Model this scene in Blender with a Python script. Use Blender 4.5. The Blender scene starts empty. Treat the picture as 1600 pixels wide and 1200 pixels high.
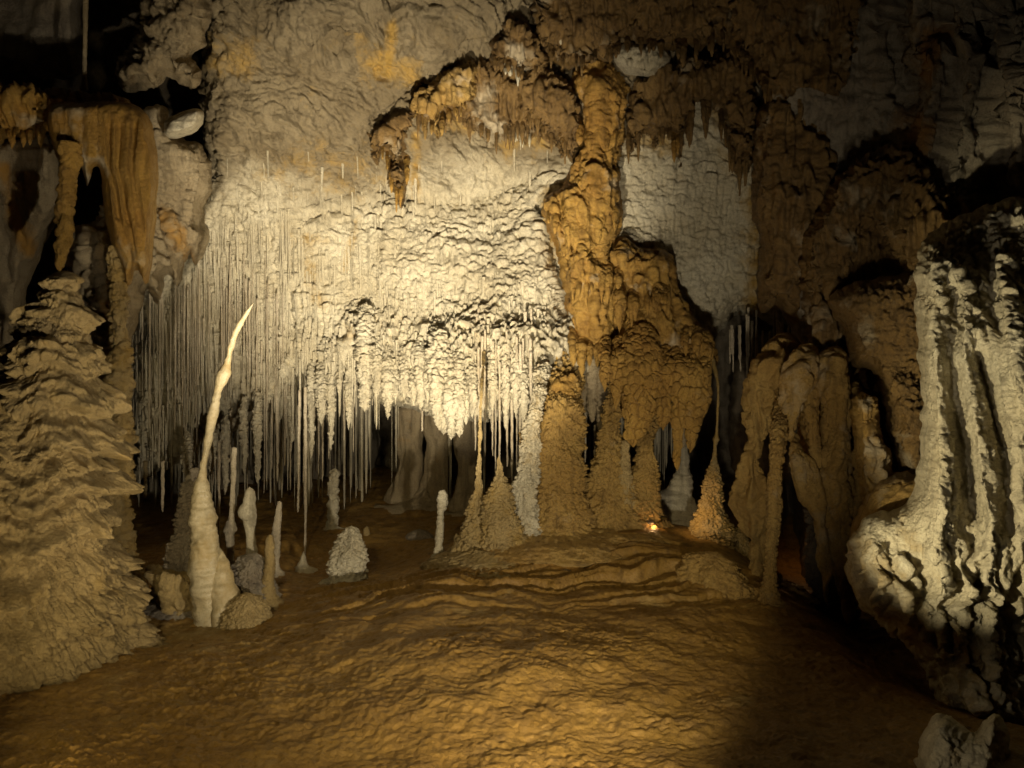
import bpy, math, random
import numpy as np

# ------------------------------------------------------------------ camera, world, lamps, exposure
S = bpy.context.scene
COL = S.collection
R = math.radians
CAMZ = 1.6
F = 1200.0          # focal length in photo pixels (photo is 1600 wide)

cam_d = bpy.data.cameras.new("camera")
cam = bpy.data.objects.new("camera", cam_d)
COL.objects.link(cam)
cam.location = (0, 0, CAMZ)
cam.rotation_euler = (R(90), 0, 0)
cam_d.sensor_width = 36
cam_d.lens = 36 * F / 1600
cam_d.clip_start = 0.05
cam_d.clip_end = 200
S.camera = cam

world = bpy.data.worlds.new("World")
S.world = world
world.use_nodes = True
world.node_tree.nodes["Background"].inputs[0].default_value = (0.5, 0.4, 0.25, 1)
world.node_tree.nodes["Background"].inputs[1].default_value = 0.004

S.view_settings.view_transform = 'Standard'
S.view_settings.look = 'None'
S.view_settings.exposure = 0.0
S.view_settings.gamma = 1.0
S.cycles.use_denoising = True
S.cycles.max_bounces = 6
S.cycles.diffuse_bounces = 4
S.cycles.sample_clamp_indirect = 3.0


def P(px, py, d):
    """photo pixel + distance ahead of the camera -> world point"""
    return np.array([(px - 800) / F * d, d, CAMZ + (600 - py) / F * d])


def spot(name, loc, aim, power, ang, blend, col, rad=0.03):
    l = bpy.data.lights.new(name, 'SPOT')
    l.energy = power
    l.spot_size = R(ang)
    l.spot_blend = blend
    l.color = col
    l.shadow_soft_size = rad
    o = bpy.data.objects.new(name, l)
    COL.objects.link(o)
    o.location = loc
    from mathutils import Vector
    v = Vector(aim) - Vector(loc)
    o.rotation_euler = v.to_track_quat('-Z', 'Y').to_euler()
    return o


def point(name, loc, power, col, rad=0.03):
    l = bpy.data.lights.new(name, 'POINT')
    l.energy = power
    l.color = col
    l.shadow_soft_size = rad
    o = bpy.data.objects.new(name, l)
    COL.objects.link(o)
    o.location = loc
    return o


WARM = (1.0, 0.87, 0.68)
# show-cave lamps near the visitor path, with added fill spots marked below
LAMP = (-0.42, 2.35, 0.30)
spot("key_lamp", LAMP, P(640, 345, 8.0), 3200, 52, 1.0, WARM, 0.03)
spot("broad_fill", (0.55, 1.9, 0.45), P(600, 470, 8.0), 480, 98, 1.0, WARM, 0.05)  # added wide fill that lifts the left side and softens shadows
spot("vault_fill", (0.3, 1.7, 0.5), P(1330, 160, 6.5), 80, 74, 1.0, WARM, 0.04)  # fill spot added to brighten the upper right rock
spot("wall_lamp", (0.30, 2.5, 0.55), P(1600, 655, 3.9), 330, 46, 0.5, (1, .86, .56), 0.03)
spot("vault_side_fill", (-0.6, 1.6, 0.4), P(130, 170, 6.0), 110, 58, 1.0, WARM, 0.04)  # fill spot added to brighten the upper left shelf and drapery
spot("side_lamp", (-1.25, 2.35, 0.15), P(70, 560, 5.0), 125, 80, 1.0, (1, .80, .46), 0.04)
spot("path_lamp", (-0.9, -0.6, 2.9), P(650, 985, 4.9), 320, 40, 0.16, (1, .82, .48), 0.10)
point("niche_lamp", P(1021, 822, 6.78), 1.1, (1, .55, .22), 0.02)
point("passage_lamp", P(1256, 846, 7.6), .5, (1, .5, .18), 0.03)
spot("stub_fill", (0.35, 1.9, 0.75), P(1490, 1140, 2.85), 22, 22, 0.8, (1, .84, .6), 0.03)  # extra spot added only to brighten the rock stub
spot("cone_lamp", P(1046, 800, 6.35), P(1112, 800, 6.8), 12, 75, 1.0, (1, .66, .36), 0.03)

# ------------------------------------------------------------------ numpy noise
f32 = np.float32


def _h(ix, iy, iz, s):
    h = (ix.astype(np.uint32) * np.uint32(374761393) + iy.astype(np.uint32) * np.uint32(668265263)
         + iz.astype(np.uint32) * np.uint32(2147483647) + np.uint32((s * 974711 + 12345) & 0xffffffff))
    h = (h ^ (h >> np.uint32(13))) * np.uint32(1274126177)
    h = h ^ (h >> np.uint32(16))
    h = h * np.uint32(2246822519)
    return h ^ (h >> np.uint32(15))


def perlin(p, seed=0):
    p = np.asarray(p, dtype=np.float64)
    i = np.floor(p).astype(np.int64)
    f = (p - i).astype(f32)
    u = f * f * f * (f * (f * 6 - 15) + 10)
    out = np.zeros(len(p), f32)
    for dx in (0, 1):
        wx = u[:, 0] if dx else 1 - u[:, 0]
        for dy in (0, 1):
            wy = u[:, 1] if dy else 1 - u[:, 1]
            for dz in (0, 1):
                wz = u[:, 2] if dz else 1 - u[:, 2]
                h = _h(i[:, 0] + dx, i[:, 1] + dy, i[:, 2] + dz, seed)
                gx = (h & np.uint32(1023)).astype(f32) / 511.5 - 1
                gy = ((h >> np.uint32(10)) & np.uint32(1023)).astype(f32) / 511.5 - 1
                gz = ((h >> np.uint32(20)) & np.uint32(1023)).astype(f32) / 511.5 - 1
                out += wx * wy * wz * (gx * (f[:, 0] - dx) + gy * (f[:, 1] - dy) + gz * (f[:, 2] - dz))
    return out * 1.3


def fbm(p, sc, octv=4, gain=.5, seed=0):
    q = p / sc
    a, o = 1.0, 0
    for k in range(octv):
        o = o + a * perlin(q, seed + k)
        q = q * 2.03 + 11.7
        a *= gain
    return o


def worley(p, seed=0):
    """F1, F2 (8 nearest cells)"""
    p = np.asarray(p, dtype=np.float64)
    b = np.floor(p - .5).astype(np.int64)
    f = (p - b).astype(f32)
    f1 = np.full(len(p), 9, f32)
    f2 = f1.copy()
    for dx in (0, 1):
        for dy in (0, 1):
            for dz in (0, 1):
                h = _h(b[:, 0] + dx, b[:, 1] + dy, b[:, 2] + dz, seed + 77)
                x = (h & np.uint32(1023)).astype(f32) / 1023 * .76 + .12 + dx - f[:, 0]
                y = ((h >> np.uint32(10)) & np.uint32(1023)).astype(f32) / 1023 * .76 + .12 + dy - f[:, 1]
                z = ((h >> np.uint32(20)) & np.uint32(1023)).astype(f32) / 1023 * .76 + .12 + dz - f[:, 2]
                d = np.sqrt(x * x + y * y + z * z)
                f2 = np.minimum(f2, np.maximum(f1, d))
                f1 = np.minimum(f1, d)
    return f1, f2


def scales(p, sx, sz, seed=0):
    """overlapping scales: each cell swells upward and drops off sharply at its upper rim"""
    q = p / np.array([sx, sx, sz])
    b = np.floor(q - .5).astype(np.int64)
    f = (q - b).astype(f32)
    f1 = np.full(len(q), 9, f32)
    f2 = f1.copy()
    dz = np.zeros(len(q), f32)
    rid = np.zeros(len(q), f32)
    for dx in (0, 1):
        for dy in (0, 1):
            for k in (0, 1):
                h = _h(b[:, 0] + dx, b[:, 1] + dy, b[:, 2] + k, seed + 177)
                x = (h & np.uint32(1023)).astype(f32) / 1023 * .76 + .12 + dx - f[:, 0]
                y = ((h >> np.uint32(10)) & np.uint32(1023)).astype(f32) / 1023 * .76 + .12 + dy - f[:, 1]
                z = ((h >> np.uint32(20)) & np.uint32(1023)).astype(f32) / 1023 * .76 + .12 + k - f[:, 2]
                d = np.sqrt(x * x + y * y + z * z)
                near = d < f1
                f2 = np.where(near, f1, np.minimum(f2, d))
                dz = np.where(near, -z, dz)
                rid = np.where(near, ((h >> np.uint32(5)) & np.uint32(255)).astype(f32) / 255, rid)
                f1 = np.minimum(f1, d)
    e = np.clip((f2 - f1) / .12, 0, 1)
    return np.clip(.5 + 1.0 * dz, 0, 1.1) * (.35 + .75 * rid) * e + .25 * np.sqrt(np.clip(1 - f1 * f1, 0, 1))


def V(*a):
    return np.array(a, dtype=np.float64)


def dome(f1):
    return np.sqrt(np.clip(1 - f1 * f1 * 1.1, 0, 1))


def sstep(a, b, x):
    t = np.clip((x - a) / (b - a), 0, 1)
    return t * t * (3 - 2 * t)


def warp(p, sc, amp, seed=5):
    return p + amp * np.stack([perlin(p / sc, seed), perlin(p / sc + 31.3, seed), perlin(p / sc + 67.1, seed)], 1)


# ------------------------------------------------------------------ rock surface styles (displacement in metres)
def shelf(w, h, lx, seed):
    """small overhanging scales: sharp lower lip, long sloping top"""
    a = perlin(w / V(lx, lx, h * 2.5), seed) * .9 + perlin(w / V(lx * .4, lx * .4, h), seed + 1) * .35
    t = w[:, 2] / h + a * 1.6
    fr = t - np.floor(t)
    k = perlin(np.stack([w[:, 0] / lx, w[:, 1] / lx, np.floor(t) * 3.7], 1), seed + 2)
    return sstep(0, .14, fr) * (1 - fr) * np.clip(.55 + 1.1 * k, 0, 1.3)


def st_white(p):
    w = warp(p, .3, .10)
    f1, f2 = worley(w * V(1, 1, 1.7) / .17)
    g1, g2 = worley(w * V(1, 1, 1.4) / .075, 3)
    o = .015 * dome(f1) + .012 * dome(g1) + .15 * fbm(p, .9, 4, .5)
    r1 = fbm(p, .8, 2, .5, 201)
    big = sstep(-.25, .35, r1)
    fine = sstep(.3, -.3, r1) * .7 + .3
    low = sstep(2.7, 1.9, p[:, 2] + .25 * fbm(p, .6, 2, .5, 202))
    o += .085 * big * (1 - .6 * low) * scales(w, .21, .14, 1) + .045 * fine * scales(warp(p, .1, .04), .10, .07, 2) + .022 * scales(warp(p, .06, .02), .05, .035, 6)
    o += .016 * shelf(w, .10, .14, 111)
    run = np.abs(perlin(warp(p, .3, .04) / V(.07, .07, 1.2), 9))
    o += (.03 + .075 * low) * (sstep(.3, 0, run) - .4) * sstep(-.2, .3, fbm(p, .5, 2, .5, 203) + low * .5)
    o += (.012 + .03 * low) * perlin(p / V(.03, .03, .4), 19) + .026 * fbm(p, .07, 4, .65)
    return o


def st_face(p):
    a = R(28)
    q = np.stack([p[:, 0] * math.cos(a) - p[:, 2] * math.sin(a), p[:, 1],
                  p[:, 0] * math.sin(a) + p[:, 2] * math.cos(a)], 1)
    q = warp(q, .4, .15)
    r = 1 - np.abs(perlin(q / V(.5, .4, .2), 4)) * 2
    r2 = 1 - np.abs(perlin(q / V(.2, .2, .09), 6)) * 2
    return .075 * r + .05 * r2 + .16 * fbm(p, 1.1, 3) + .04 * fbm(p, .12, 5, .65) + .04 * scales(q, .17, .10, 3) + .02 * scales(q, .07, .05, 4)


def st_orange(p):
    w = warp(p, .2, .06)
    d1, r1, e1 = cells(w * V(1, 1, .65) / .10, 1)
    d2, r2, e2 = cells(w * V(1, 1, .8) / .045, 8)
    run = np.abs(perlin(warp(p, .3, .05) / V(.12, .12, 1.3), 12))
    o = .065 * d1 * (.3 + .7 * r1) * (.15 + .85 * e1) + .022 * d2 * (.2 + r2) * (.3 + .7 * e2)
    o += .07 * (sstep(.35, 0, run) - .4) + .09 * fbm(p, .5, 4) + .012 * fbm(p, .03, 3)
    return o + .03 * shelf(w, .12, .2, 131)


def st_bulb(p):
    w = warp(p, .2, .06)
    d1, r1, e1 = cells(w * V(1, 1, .65) / .12, 21)
    d2, r2, e2 = cells(w / .05, 28)
    run = np.abs(perlin(warp(p, .3, .05) / V(.13, .13, 1.2), 29))
    return (.07 * d1 * (.25 + .8 * r1) * (.3 + .7 * e1) + .02 * d2 * (.2 + r2) * (.4 + .6 * e2) + .08 * (sstep(.35, 0, run) - .4) + .10 * fbm(p, .5, 4)
            + .012 * fbm(p, .035, 3))


def st_brick(p):
    w = warp(p, .12, .03)
    d1, r1, e1 = cells(w * V(1, 1, .8) / .075, 111)
    d2, r2, e2 = cells(w / .03, 112)
    return .03 * d1 * (.4 + .6 * r1) - .035 * (1 - e1) ** 2 + .01 * d2 + .05 * fbm(p, .3, 3) + .006 * fbm(p, .03, 2)


def st_canopy(p):
    w = warp(p, .3, .08)
    f1, f2 = worley(w * V(1, 1, .33) / .085, 41)
    g1, g2 = worley(w * V(1, 1, .6) / .2, 42)
    h1, h2 = worley(w * V(1, 1, .8) / .045, 44)
    run = np.abs(perlin(warp(p, .25, .04) / V(.075, .075, .7), 43))
    d1, r1, e1 = cells(w * V(1, 1, .55) / .11, 46)
    return (.015 * dome(f1) + .02 * dome(g1) + .09 * (sstep(.35, 0, run) - .4) + .03 * perlin(p / V(.025, .025, .3), 45) + .014 * dome(h1)
            + .05 * d1 * (.1 + r1) * e1 + .15 * fbm(p, .55, 5, .55) + .02 * fbm(p, .05, 3))


def cells(q, seed):
    """dome heights with a random height for every cell, and the gap between cells"""
    b = np.floor(np.asarray(q) - .5).astype(np.int64)
    f = (q - b).astype(f32)
    f1 = np.full(len(q), 9, f32)
    f2 = f1.copy()
    rid = np.zeros(len(q), f32)
    for dx in (0, 1):
        for dy in (0, 1):
            for k in (0, 1):
                h = _h(b[:, 0] + dx, b[:, 1] + dy, b[:, 2] + k, seed + 277)
                x = (h & np.uint32(1023)).astype(f32) / 1023 * .76 + .12 + dx - f[:, 0]
                y = ((h >> np.uint32(10)) & np.uint32(1023)).astype(f32) / 1023 * .76 + .12 + dy - f[:, 1]
                z = ((h >> np.uint32(20)) & np.uint32(1023)).astype(f32) / 1023 * .76 + .12 + k - f[:, 2]
                d = np.sqrt(x * x + y * y + z * z)
                near = d < f1
                f2 = np.where(near, f1, np.minimum(f2, d))
                rid = np.where(near, ((h >> np.uint32(5)) & np.uint32(255)).astype(f32) / 255, rid)
                f1 = np.minimum(f1, d)
    return np.sqrt(np.clip(1 - f1 * f1 * 1.1, 0, 1)), rid, np.clip((f2 - f1) / .18, 0, 1)


def st_pop(size=.06, amp=.022, low=.05):
    def f(p):
        w = warp(p, size * 2, size * .45)
        d1, r1, e1 = cells(w * V(1, 1, .85) / size, 51)
        d2, r2, e2 = cells(w / (size * .5), 52)
        o = amp * 2.0 * d1 * (.15 + 1.1 * r1) * (.35 + .65 * e1) + amp * 1.0 * d2 * (.2 + r2) * (.4 + .6 * e2)
        return o + low * fbm(p, .3, 4, .55, 53) + .5 * amp * fbm(p, size * .4, 2, .6, 54)
    return f


def st_flute(p):
    w = warp(p, .4, .06)
    f1, f2 = worley(w * V(1, 1, .9) / .05, 61)
    return (.06 * perlin(w / V(.14, .14, 1.4), 62) + .03 * perlin(w / V(.05, .05, .6), 63) + .012 * dome(f1)
            + .05 * fbm(p, .5, 3) + .006 * fbm(p, .03, 2))


def st_drape(p):
    w = warp(p, .5, .05)
    r = 1 - np.abs(perlin(w / V(.09, .3, 1.6), 71)) * 2.0
    return .03 * r + .05 * fbm(p, .5, 2) + .006 * fbm(p, .04, 3)


def st_rough(p):
    w = warp(p, .5, .15)
    f1, f2 = worley(w / .3, 81)
    return .07 * dome(f1) + .16 * fbm(p, .9, 5, .52, 82)


def st_smooth(p):
    f1, f2 = worley(warp(p, .2, .05) * V(1, 1, .8) / .12, 91)
    return .028 * dome(f1) + .035 * fbm(p, .25, 3, .5, 92) + .005 * fbm(p, .025, 3) + .022 * perlin(p / V(.3, .3, .04), 93)


def st_pale_rib(p):
    w = warp(p, .2, .04)
    d1, r1, e1 = cells(w / .032, 95)
    d2, r2, e2 = cells(w / .07, 98)
    top = sstep(1.75, 2.1, p[:, 2])
    bot = sstep(.85, .55, p[:, 2])
    run = np.abs(perlin(warp(p, .25, .05) / V(.06, .06, .9), 96))
    o = .016 * d1 * (.1 + r1) * (.4 + .6 * e1) + (.015 + .06 * top) * d2 * (.1 + r2) * (.3 + .7 * e2)
    o += .016 * (sstep(.3, 0, run) - .4) * (1 - top) + .05 * fbm(p, .4, 5, .5, 97) + .008 * fbm(p, .02, 2)
    hole = np.abs(perlin(w / V(.11, .2, .22), 99))
    return o + bot * (.10 * sstep(0, .35, hole) - .06 + .05 * fbm(p, .12, 4, .6, 102))


def st_none(p):
    return np.zeros(len(p))


# ------------------------------------------------------------------ materials
def rock_mat(name, a, b, stain, patch=.5, rough=.62, bump=1.0, bscale=40, spec=.45, brown_falloff=((.27, .215, .12), (.185, .14, .07))):
    m = bpy.data.materials.new(name)
    m.use_nodes = True
    nt = m.node_tree
    N, L = nt.nodes, nt.links
    bs = N["Principled BSDF"]
    geo = N.new("ShaderNodeNewGeometry")

    def noise(scale, det, ro=.6):
        n = N.new("ShaderNodeTexNoise")
        n.inputs["Scale"].default_value = scale
        n.inputs["Detail"].default_value = det
        n.inputs["Roughness"].default_value = ro
        L.new(geo.outputs["Position"], n.inputs["Vector"])
        return n

    def ramp(src, x0, x1):
        r = N.new("ShaderNodeMapRange")
        r.inputs["From Min"].default_value = x0
        r.inputs["From Max"].default_value = x1
        L.new(src, r.inputs["Value"])
        return r.outputs[0]

    def mix(fac, ca, cb):
        x = N.new("ShaderNodeMix")
        x.data_type = 'RGBA'
        L.new(fac, x.inputs["Factor"])
        for sock, c in ((x.inputs["A"], ca), (x.inputs["B"], cb)):
            if isinstance(c, tuple):
                sock.default_value = (*c, 1)
            else:
                L.new(c, sock)
        return x.outputs["Result"]
    n1 = noise(1 / patch, 6)
    n2 = noise(9, 5, .65)
    c = mix(ramp(n1.outputs[0], .38, .64), a, b)
    dark = tuple(v * .62 for v in b)
    c = mix(ramp(n2.outputs[0], .52, .80), c, dark)
    n4 = noise(70, 4, .7)
    c = mix(ramp(n4.outputs[0], .5, .85), c, tuple(v * .5 for v in b))
    c = mix(ramp(n4.outputs[0], .42, .15), c, tuple(min(.8, v * 1.25) for v in a))
    mp = N.new("ShaderNodeMapping")
    mp.inputs["Scale"].default_value = (14, 14, 1.1)
    L.new(geo.outputs["Position"], mp.inputs["Vector"])
    n5 = N.new("ShaderNodeTexNoise")
    n5.inputs["Scale"].default_value = 1.0
    n5.inputs["Detail"].default_value = 5
    L.new(mp.outputs[0], n5.inputs["Vector"])
    c = mix(ramp(n5.outputs[0], .54, .78), c, tuple(v * .45 for v in b))
    tn = N.new("ShaderNodeAttribute")  # mixes in browner rock colour together with painted lamp falloff
    tn.attribute_name = "brown_falloff"
    ct = mix(ramp(n1.outputs[0], .38, .64), brown_falloff[0], brown_falloff[1])
    ct = mix(ramp(n2.outputs[0], .5, .8), ct, tuple(v * .62 for v in brown_falloff[1]))
    c = mix(tn.outputs["Fac"], c, ct)
    at = N.new("ShaderNodeAttribute")
    at.attribute_name = "stain"
    n3 = noise(5, 5, .7)
    add = N.new("ShaderNodeMath")
    add.operation = 'MULTIPLY_ADD'
    L.new(ramp(n3.outputs[0], .3, .7), add.inputs[0])
    add.inputs[1].default_value = .7
    add.inputs[2].default_value = -.35
    add2 = N.new("ShaderNodeMath")
    add2.operation = 'ADD'
    L.new(add.outputs[0], add2.inputs[0])
    L.new(at.outputs["Fac"], add2.inputs[1])
    mul = ramp(add2.outputs[0], .2, .8)
    c = mix(mul, c, stain)
    L.new(c, bs.inputs["Base Color"])
    rr = N.new("ShaderNodeMapRange")
    rr.inputs["From Min"].default_value = .35
    rr.inputs["From Max"].default_value = .65
    rr.inputs["To Min"].default_value = rough - .32
    rr.inputs["To Max"].default_value = rough + .15
    L.new(n2.outputs[0], rr.inputs["Value"])
    L.new(rr.outputs[0], bs.inputs["Roughness"])
    bs.inputs["Specular IOR Level"].default_value = spec
    nb = noise(bscale, 6, .72)
    bp = N.new("ShaderNodeBump")
    bp.inputs["Strength"].default_value = bump
    bp.inputs["Distance"].default_value = .03
    L.new(nb.outputs[0], bp.inputs["Height"])
    L.new(bp.outputs[0], bs.inputs["Normal"])
    return m


ORANGE = (.36, .17, .04)
M = {
    'pale': rock_mat("pale_calcite", (.70, .63, .44), (.58, .50, .32), (.40, .25, .055)),
    'face': rock_mat("weathered_limestone", (.45, .36, .21), (.34, .26, .14), (.46, .25, .05)),
    'orange': rock_mat("orange_flowstone", (.48, .29, .065), (.38, .205, .04), (.55, .45, .28), spec=.4, rough=.6),
    'ochre': rock_mat("ochre_flowstone", (.46, .30, .085), (.36, .215, .052), (.52, .43, .28)),
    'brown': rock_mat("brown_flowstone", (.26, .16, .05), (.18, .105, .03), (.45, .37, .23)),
    'tan': rock_mat("tan_dripstone", (.46, .34, .145), (.36, .255, .095), (.40, .25, .05)),
    'tier': rock_mat("tiered_dripstone", (.44, .325, .145), (.33, .24, .095), (.44, .29, .085)),
    'grey': rock_mat("grey_limestone", (.34, .29, .20), (.25, .20, .13), (.30, .16, .045)),
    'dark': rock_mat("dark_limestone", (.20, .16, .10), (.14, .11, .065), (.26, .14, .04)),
    'cream': rock_mat("cream_calcite", (.50, .425, .26), (.42, .345, .185), (.40, .28, .10), rough=.5, spec=.5, bump=.4),
    'floor': rock_mat("clay_flowstone_floor", (.33, .195, .043), (.25, .14, .03), (.38, .27, .10), patch=.9, rough=.6, bump=.5, bscale=40, spec=.45),
    'straw': rock_mat("straw_calcite", (.66, .57, .40), (.52, .43, .27), (.45, .3, .12), rough=.5),
}


# ------------------------------------------------------------------ mesh helpers
def mk(name, v, f, mat, stain=None, parent=None):
    me = bpy.data.meshes.new(name)
    v = np.ascontiguousarray(v, dtype=f32)
    f = np.ascontiguousarray(f, dtype=np.int32)
    me.vertices.add(len(v))
    me.vertices.foreach_set("co", v.ravel())
    n = f.shape[1]
    me.loops.add(f.size)
    me.loops.foreach_set("vertex_index", f.ravel())
    me.polygons.add(len(f))
    me.polygons.foreach_set("loop_start", np.arange(0, f.size, n, dtype=np.int32))
    me.polygons.foreach_set("loop_total", np.full(len(f), n, dtype=np.int32))
    me.polygons.foreach_set("use_smooth", np.ones(len(f), dtype=bool))
    if stain is not None:
        a = me.attributes.new("stain", 'FLOAT', 'POINT')
        a.data.foreach_set("value", np.ascontiguousarray(stain, dtype=f32))
    me.update(calc_edges=True)
    me.materials.append(M[mat] if isinstance(mat, str) else mat)
    o = bpy.data.objects.new(name, me)
    COL.objects.link(o)
    if parent is not None:
        o.parent = parent
    return o


def tag(o, label=None, cat=None, group=None, kind=None):
    if label:
        o["label"] = label
    if cat:
        o["category"] = cat
    if group:
        o["group"] = group
    if kind:
        o["kind"] = kind
    return o


def crom(pts, n, closed=False):
    """Catmull-Rom resample of an (k,m) table, n points per span"""
    pts = np.asarray(pts, float)
    k = len(pts)
    out = []
    for i in range(k if closed else k - 1):
        if closed:
            a, b, c, d = pts[(i - 1) % k], pts[i], pts[(i + 1) % k], pts[(i + 2) % k]
        else:
            a, b, c, d = pts[max(i - 1, 0)], pts[i], pts[i + 1], pts[min(i + 2, k - 1)]
        for t in np.arange(n) / n:
            out.append(.5 * (2 * b + (c - a) * t + (2 * a - 5 * b + 4 * c - d) * t * t + (3 * b - a - 3 * c + d) * t ** 3))
    if not closed:
        out.append(pts[-1])
    return np.array(out)


def segdist(x, y, pts, closed=False):
    d = np.full(x.shape, 1e9)
    n = len(pts)
    for i in range(n if closed else n - 1):
        ax, ay = pts[i][:2]
        bx, by = pts[(i + 1) % n][:2]
        ux, uy = bx - ax, by - ay
        L2 = ux * ux + uy * uy + 1e-9
        t = np.clip(((x - ax) * ux + (y - ay) * uy) / L2, 0, 1)
        d = np.minimum(d, (x - ax - t * ux) ** 2 + (y - ay - t * uy) ** 2)
    return np.sqrt(d)


def sdpoly(x, y, pts):
    d = segdist(x, y, pts, True)
    ins = np.zeros(x.shape, bool)
    n = len(pts)
    for i in range(n):
        ax, ay = pts[i]
        bx, by = pts[(i + 1) % n]
        if ay == by:
            continue
        c = ((ay > y) != (by > y)) & (x < (bx - ax) * (y - ay) / (by - ay) + ax)
        ins ^= c
    return np.where(ins, d, -d)


def depth_at(px, py, ctrl, soft=90.0):
    num = np.zeros(px.shape)
    den = np.zeros(px.shape)
    for cx, cy, cd in ctrl:
        w = 1 / ((px - cx) ** 2 + (py - cy) ** 2 + soft * soft) ** 1.5
        num += w * cd
        den += w
    return num / den


SURF = {}


def mass(name, label, cat, poly, ctrl, style, mat, thick=.5, rw=60, step=3.0, jit=5, ribs=(), stain=None,
         group=None, kind=None, parent=None, smooth=True, soft=90., keep=None, stain_fn=None):
    """a solid body of rock: traced outline, its own distance, and a front that rounds back into the rock behind"""
    poly = crom(poly, 4, True) if smooth else np.array(poly, float)
    x0, y0 = poly.min(0) - 8
    x1, y1 = poly.max(0) + 8
    xs = np.arange(x0, x1 + step, step)
    ys = np.arange(y0, y1 + step, step)
    k = 3
    xc = np.arange(x0, x1 + step * (k + 1), step * k)
    yc = np.arange(y0, y1 + step * (k + 1), step * k)
    gx, gy = np.meshgrid(xc, yc)
    sdc = sdpoly(gx, gy, poly)
    # bilinear upsample
    fx = (xs - x0) / (step * k)
    fy = (ys - y0) / (step * k)
    ix = np.minimum(fx.astype(int), len(xc) - 2)
    iy = np.minimum(fy.astype(int), len(yc) - 2)
    tx = (fx - ix)[None, :]
    ty = (fy - iy)[:, None]
    A = sdc[iy][:, ix] * (1 - tx) + sdc[iy][:, ix + 1] * tx
    B = sdc[iy + 1][:, ix] * (1 - tx) + sdc[iy + 1][:, ix + 1] * tx
    sd = A * (1 - ty) + B * ty
    X, Y = np.meshgrid(xs, ys)
    if jit:
        q = np.stack([X.ravel() / 26, Y.ravel() / 26, np.full(X.size, hash(name) % 7 * 0 + len(name) * 1.37)], 1)
        sd = sd + jit * (perlin(q, 3) + .5 * perlin(q * 2.3, 4)).reshape(X.shape)
    inside = sd > 0
    gsy, gsx = np.gradient(sd, step)
    g2 = gsx * gsx + gsy * gsy + .05
    mv = np.where(inside, 0, np.clip(-sd, 0, 2.5 * step))
    X = X + mv * gsx / g2
    Y = Y + mv * gsy / g2
    sd = np.maximum(sd, 0)
    d = depth_at(X, Y, ctrl, soft)
    t = np.clip(sd / rw, 0, 1)
    d = d + thick * (1 - np.sqrt(np.clip(1 - (1 - t) ** 2, 0, 1)))
    for pts, w, h in ribs:
        dd = segdist(X, Y, pts)
        d = d - h * np.exp(-(dd / w) ** 2)
    pos = np.stack([(X - 800) / F * d, d, CAMZ + (600 - Y) / F * d], -1)
    du = np.gradient(pos, axis=1)
    dv = np.gradient(pos, axis=0)
    n = np.cross(du, dv)
    n /= np.linalg.norm(n, axis=-1, keepdims=True) + 1e-9
    n[n[..., 1] > .3] *= -1
    for _ in range(4):
        n[1:-1, 1:-1] = (n[1:-1, 1:-1] * 2 + n[:-2, 1:-1] + n[2:, 1:-1] + n[1:-1, :-2] + n[1:-1, 2:]) / 6
    ray = pos - np.array([0, 0, CAMZ])
    n = n - .8 * ray / np.linalg.norm(ray, axis=-1, keepdims=True)
    n /= np.linalg.norm(n, axis=-1, keepdims=True) + 1e-9
    pf = pos.reshape(-1, 3)
    disp = style(pf) if not isinstance(style, list) else None
    if disp is None:
        disp = 0
        for st, mask in style:
            m = mask(X, Y).ravel()
            disp = disp + st(pf) * m
    disp = np.asarray(disp) * (.2 + .8 * np.sqrt(t)).ravel()
    pf2 = pf + n.reshape(-1, 3) * disp[:, None]
    ok = inside
    idx = np.arange(X.size).reshape(X.shape)
    q = np.stack([idx[:-1, :-1], idx[1:, :-1], idx[1:, 1:], idx[:-1, 1:]], -1)
    m = ok[:-1, :-1] | ok[1:, :-1] | ok[1:, 1:] | ok[:-1, 1:]
    q = q[m]
    used = np.unique(q)
    re = np.full(X.size, -1)
    re[used] = np.arange(len(used))
    sv = None
    if stain_fn is not None:
        sv = stain_fn(X, Y).ravel()[used]
    elif stain is not None:
        sv = np.zeros(X.shape)
        for pts, w, a in stain:
            sv = np.maximum(sv, a * np.exp(-(segdist(X, Y, pts if len(pts) > 1 else [pts[0], pts[0]]) / w) ** 2))
        sv = sv.ravel()[used]
    else:
        sv = np.zeros(len(used))
    if mat in ('brown', 'ochre', 'orange', 'tan'):
        sv = sv + np.clip(fbm(pf[used], .4, 4, .6, 301) * .9 - .12, -.3, .55)
    if keep:
        SURF[keep] = (xs, ys, np.where(ok, pf2.reshape(X.shape + (3,))[..., 1], np.nan))
    o = mk(name, pf2[used], re[q], mat, sv, parent)
    return tag(o, label, cat, group, kind)


def surf_d(key, px, py, default):
    xs, ys, D = SURF[key]
    i = int(np.clip(round((px - xs[0]) / (xs[1] - xs[0])), 0, len(xs) - 1))
    j = int(np.clip(round((py - ys[0]) / (ys[1] - ys[0])), 0, len(ys) - 1))
    w = D[max(j - 2, 0):j + 3, max(i - 2, 0):i + 3]
    if np.all(np.isnan(w)):
        return default
    return float(np.nanmin(w))


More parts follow.
